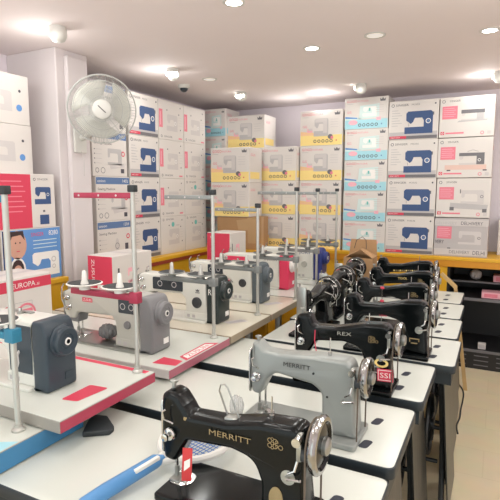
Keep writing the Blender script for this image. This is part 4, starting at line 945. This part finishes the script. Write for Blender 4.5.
crumple('plastic_parts_bag', 'clear plastic bag of dark parts under the arm of the grey-backed machine', (-1.585, 1.675, .8127), (.06, .05, .045), mat('bagged_parts', (120, 122, 124), .2, bump=.6, scale=40, alpha=.85))

# ------------------------------------------------------------------ thread stands
def thread_stand(label, x, y, z, top, armm, low=None, capm='rubber', L=.27, up=True, pinm='wplast', dishm='wplast'):
    t = thing('thread_stand', label, 'thread stand', (x, y, z), 0, 'thread stands on the industrial tables')
    b = MB(); b.cyl((0, 0, 0), (0, 0, top - z), .0085, M['pole'], 14); b.build('pole', t)
    b = MB(); b.lathe([(.019, 0), (.019, .006), (.012, .012), (.012, .02)], (0, 0, 0), (0, 0, 1), M['pole'], 16); b.build('base_nut', t)
    b = MB(); b.box(-.014, .014, -.012, .012, top - z - .012, top - z + .012, M[capm], .003); b.build('cap', t)
    if up:
        b = MB(); b.box(-L, 0, -.008, .008, top - z - .034, top - z - .014, M[armm], .003)
        for k in (.25, .55, .9): b.cyl((-L * k, -.009, top - z - .024), (-L * k, .009, top - z - .024), .004, M['greyl'], 8)
        b.build('upper_arm', t)
    if low:
        zl = low - z
        b = MB(); b.box(-.018, .018, -.016, .016, zl - .02, zl + .02, M[armm], .003); b.box(-.30, 0, -.014, .014, zl - .012, zl + .010, M[armm], .003); b.build('spool_arm', t)
        for xx, yy in ((-.23, -.01), (-.07, .0)):
            b = MB(); b.lathe([(.02, 0), (.02, .01), (.062, .02), (.066, .024), (.060, .026), (.0, .018)], (xx, yy, zl + .01), (0, 0, 1), M[dishm], 24, [M[dishm], M[dishm], M[dishm], M[dishm], M['rubber'], M['rubber']]); b.build('spool_dish', t)
            b = MB(); b.lathe([(.015, 0), (.013, .012), (.010, .02), (.008, .05), (.003, .056)], (xx, yy, zl + .026), (0, 0, 1), M[pinm], 12); b.build('spool_pin', t)
    return t
thread_stand('thread stand with blue arms cut off by the left picture edge', -1.20, .893, .812, 1.50, 'tealp', 1.095)
thread_stand('thread stand with maroon arms and two white dishes', -1.122, 1.325, .853, 1.505, 'maroon', 1.125, 'rubber')
thread_stand('thread stand standing behind the table with red lettering, grey upper arm', -1.178, 1.945, .80, 1.49, 'barg', 1.07, dishm='barg', pinm='pole')
thread_stand('shorter thread stand before the brown carton stack, low grey arm', -1.18, 2.425, .80, 1.415, 'barg', 1.06, dishm='barg', pinm='pole')
thread_stand('thread stand beside the pink machine with a long grey arm', -1.135, 2.89, .80, 1.505, 'barg', 1.06, dishm='barg', pinm='pole')
thread_stand('thread stand behind the pink machine, second from the right', -1.16, 3.36, .80, 1.50, 'barg', 1.06, dishm='barg', pinm='pole', L=.40)
thread_stand('thread stand at the far end beside the blue and white machine', -1.16, 3.83, .80, 1.50, 'barg', 1.06, dishm='barg', pinm='pole', L=.20)

# boxes on industrial tables
o = art_europa(.33, .26, .262).build('machine_carton', smooth=0); o.location = (-2.14 - .13, 1.678, .8002); o.rotation_euler = (0, 0, PI / 2); tag(o, 'white carton with a red lettered band in front of the blue carton', 'box', 'cartons on the industrial tables')
o = art_redend(.20, .37, .305, 'ZUSUN').build('machine_carton', smooth=0); o.location = (-2.135, 2.39, .8002); tag(o, 'red and white carton near the pillar behind the grey-backed machine', 'box', 'cartons on the industrial tables')
o = art_redend(.22, .28, .35, 'JACK').build('machine_carton', smooth=0); o.location = (-2.045, 3.60, .8002); tag(o, 'red and white carton at the far end before the brown carton', 'box', 'cartons on the industrial tables')

# ------------------------------------------------------------------ wall fan
def fan():
    n = Vector((.66, -.74, -.12)).normalized()
    c = Vector((-2.2, 2.34, 1.99)); base = Vector((PX + .035, 2.40, 1.85))
    t = thing('wall_fan', 'white wall fan with a round wire guard mounted on the pillar', 'fan', base)
    cc = c - base; u = Vector((0, 0, 1)).cross(n).normalized(); v = n.cross(u)
    b = MB(); R = .203
    def pt(a, r, h): return tuple(cc + (u * math.cos(a) + v * math.sin(a)) * r + n * h)
    for r, h, w in ((R, 0, .004), (R, -.05, .003), (R * .82, .030, .0022), (R * .6, .043, .0018), (R * .36, .050, .002)):
        b.tube([pt(2 * PI * k / 40, r, h) for k in range(40)], w, M['wire'], 6, True)
    b.build('guard_rings', t)
    b = MB()
    for k in range(120):
        a = 2 * PI * k / 120; b.tube([pt(a, R * .28, .052), pt(a, R * .6, .044), pt(a, R * .85, .027), pt(a, R, .0)], .0013, M['wire'], 4)
    b.build('front_guard', t)
    b = MB()
    for k in range(48):
        a = 2 * PI * k / 48; b.tube([pt(a, R * .25, -.07), pt(a, R * .8, -.068), pt(a, R, -.05), pt(a, R, 0)], .0010, M['wire'], 4)
    b.build('rear_guard', t)
    b = MB(); b.lathe([(.056, -.004), (.056, .006), (.045, .012), (.004, .014)], cc + n * .048, n, M['fanw'], 28); b.build('centre_cap', t)
    b = MB(); b.tube([pt(2.4, .03, .0635), pt(2.4 + PI, .03, .0635)], .003, M['greyd'], 6); b.build('cap_mark', t)
    for k in range(3):
        b = MB(); vs = []; 
        for i in range(7):
            for j in range(9):
                r = .03 + (R * .86 - .03) * i / 6; wdt = 1.85 * math.sin(.45 + 1.1 * i / 6); a = 2 * PI * k / 3 + wdt * (j / 8 - .5) + .25 * i / 6
                vs.append(pt(a, r, .02 * (j / 8 - .5) * 1.8))
        fs = [(i * 9 + j, i * 9 + j + 1, (i + 1) * 9 + j + 1, (i + 1) * 9 + j) for i in range(6) for j in range(8)]
        b.add(vs, fs, M['blade']); o = b.build('blade', t); md = o.modifiers.new('thick', 'SOLIDIFY'); md.thickness = .002
    b = MB(); b.lathe([(.03, .03), (.032, .0), (.03, -.06), (.062, -.075), (.065, -.14), (.05, -.165), (.01, -.17)], cc, n, M['fanw'], 24); b.build('motor_housing', t)
    e = cc - n * .12
    b = MB(); b.tube([tuple(e), tuple(e + Vector((-.01, .0, -.07))), (.05, .02, .0), (.0, .0, -.02)], [.02, .02, .022, .022], M['fanw'], 12); b.box(0, .02, -.05, .05, -.11, .04, M['fanw'], .006); b.build('wall_bracket', t)
    b = MB(); b.tube([(.02, 0, -.1), (.04, 0, -.16), (.03, .005, -.26)], .0025, M['greyl'], 6); b.build('pull_cord', t)
fan()

# ------------------------------------------------------------------ ceiling fixtures and light
def lamp(name, loc, power, size, col=(1.0, .95, .9), spread=PI, rot=(0, 0, 0)):
    l = bpy.data.lights.new(name, 'AREA'); l.shape = 'DISK'; l.size = size; l.energy = power; l.color = col; l.spread = spread
    o = bpy.data.objects.new(name, l); o.location = loc; o.rotation_euler = rot; C.objects.link(o); return o
def spot_fixture(x, y, label, aim, gl=None):
    t = thing('ceiling_spotlight', label, 'ceiling light', (x, y, ZC), 0, 'round white surface spotlights on the ceiling')
    b = MB(); b.lathe([(.046, 0), (.046, -.012), (.04, -.016)], (0, 0, 0), (0, 0, 1), M['fanw'], 28); b.build('mount', t)
    b = MB(); b.lathe([(.046, -.010), (.048, -.016), (.046, -.05), (.034, -.072), (.012, -.082), (.001, -.083)], (0, 0, 0), (aim, 0, 1), M['fanw'], 28); b.build('housing', t)
    b = MB(); b.lathe([(.016, 0), (.016, .004), (.001, .0045)], (-.046, -.002, -.032), (-1, -.05, -.1), M['lamp'], 16); b.build('lens', t)
    l = bpy.data.lights.new('fill_glow', 'POINT'); l.energy = 1.3 if gl is None else 1.3; l.color = (1, .985, .95); l.shadow_soft_size = .03
    o = bpy.data.objects.new('fill_glow', l); o.location = gl or (x - .10, y - .02, ZC - .14); C.objects.link(o)  # point light added beside the lens; gl shifts it toward the back wall
for (x, y, lab, gl) in ((-2.2, 2.02, 'ceiling spotlight nearest above the pillar', None), (-2.19, 3.07, 'ceiling spotlight above the left wall stacks', None), (-2.14, 4.05, 'ceiling spotlight above the corner stack', (-1.85, 4.5, 2.2)),
                    (-1.09, 4.2, 'ceiling spotlight above the cyan carton stack', (-1.5, 4.4, 2.29)), (-.05, 4.25, 'ceiling spotlight at the right picture edge', (-.15, 4.3, 2.29))):
    spot_fixture(x, y, lab, -.12, gl)
def down(x, y, label, bright=True, r=.042):
    t = thing('recessed_downlight', label, 'ceiling light', (x, y, ZC), 0, 'recessed ceiling downlights')
    b = MB(); b.lathe([(r, -.0005), (r + .012, -.001), (r + .012, -.004), (r, -.006), (r - .004, -.004)], (0, 0, 0), (0, 0, 1), M['fanw'], 28, None, False); b.build('trim_ring', t)
    b = MB(); b.lathe([(r - .002, -.0005), (r - .002, -.003), (.001, -.0032)], (0, 0, 0), (0, 0, 1), M['lamp'] if bright else M['lampd'], 28); b.build('diffuser', t)
down(-1.168, 2.139, 'bright recessed downlight at the top edge of the picture'); down(-1.096, 3.02, 'bright recessed downlight near the middle of the ceiling'); down(-.098, 3.137, 'bright recessed downlight at the upper right')
down(-.687, 2.938, 'dim round recessed downlight between the two bright ones', False, .05); down(-2.12, 3.47, 'dim round ceiling disc beside the dome camera', False, .05)
t = thing('dome_camera', 'small white dome security camera with black eye on the ceiling', 'camera', (-2.43, 3.563, ZC))
b = MB(); b.lathe([(.05, 0), (.05, -.02), (.044, -.028)], (0, 0, 0), (0, 0, 1), M['fanw'], 24); b.build('housing', t)
b = MB(); b.lathe([(.034, -.026), (.031, -.042), (.02, -.055), (.001, -.06)], (0, 0, 0), (0, 0, 1), M['screen'], 20); b.build('dome', t)
for x in (-2.15, -1.1, -.05, 1.1):
    for y in (-.6, .6, 1.8, 3.0, 4.0):
        lamp('ceiling_light', (x, y, ZC - .03), {-.6: .8, .6: .8, 1.8: 2.0, 3.0: 3.2, 4.0: 2.4}[y] * (1.6 if x > .5 else 1), .12, (.985, 1, .955))

for x, y in ((-1.1, 1.0), (0.0, 2.0), (1.0, 3.0), (1.0, 1.0), (-2.2, 1.0), (0.0, .1), (-1.1, -.3), (1.0, -.3)):     # unseen point lights without fixtures, added to brighten the ceiling
    l = bpy.data.lights.new('fill_glow', 'POINT'); l.energy = 6.2; l.color = (1, .985, .95); l.shadow_soft_size = .04
    o = bpy.data.objects.new('fill_glow', l); o.location = (x, y, ZC - .16); C.objects.link(o)
w = bpy.data.worlds.new('World'); bpy.context.scene.world = w; w.use_nodes = True
bg = w.node_tree.nodes['Background']; bg.inputs[0].default_value = (.93, .99, .98, 1); bg.inputs[1].default_value = 1.7

# ------------------------------------------------------------------ camera
cam = bpy.data.cameras.new('Camera'); co = bpy.data.objects.new('Camera', cam); C.objects.link(co)
cam.sensor_width = 36; cam.lens = 36 * 490 / 500; cam.clip_start = .02
co.location = (0, 0, 1.5); co.rotation_euler = (PI / 2 - math.atan(60 / 490), 0, math.radians(26.86))
sc = bpy.context.scene; sc.camera = co
sc.view_settings.view_transform = 'Standard'; sc.view_settings.look = 'None'; sc.view_settings.gamma = 1; sc.view_settings.use_curve_mapping = False
sc.view_settings.exposure = 0.07
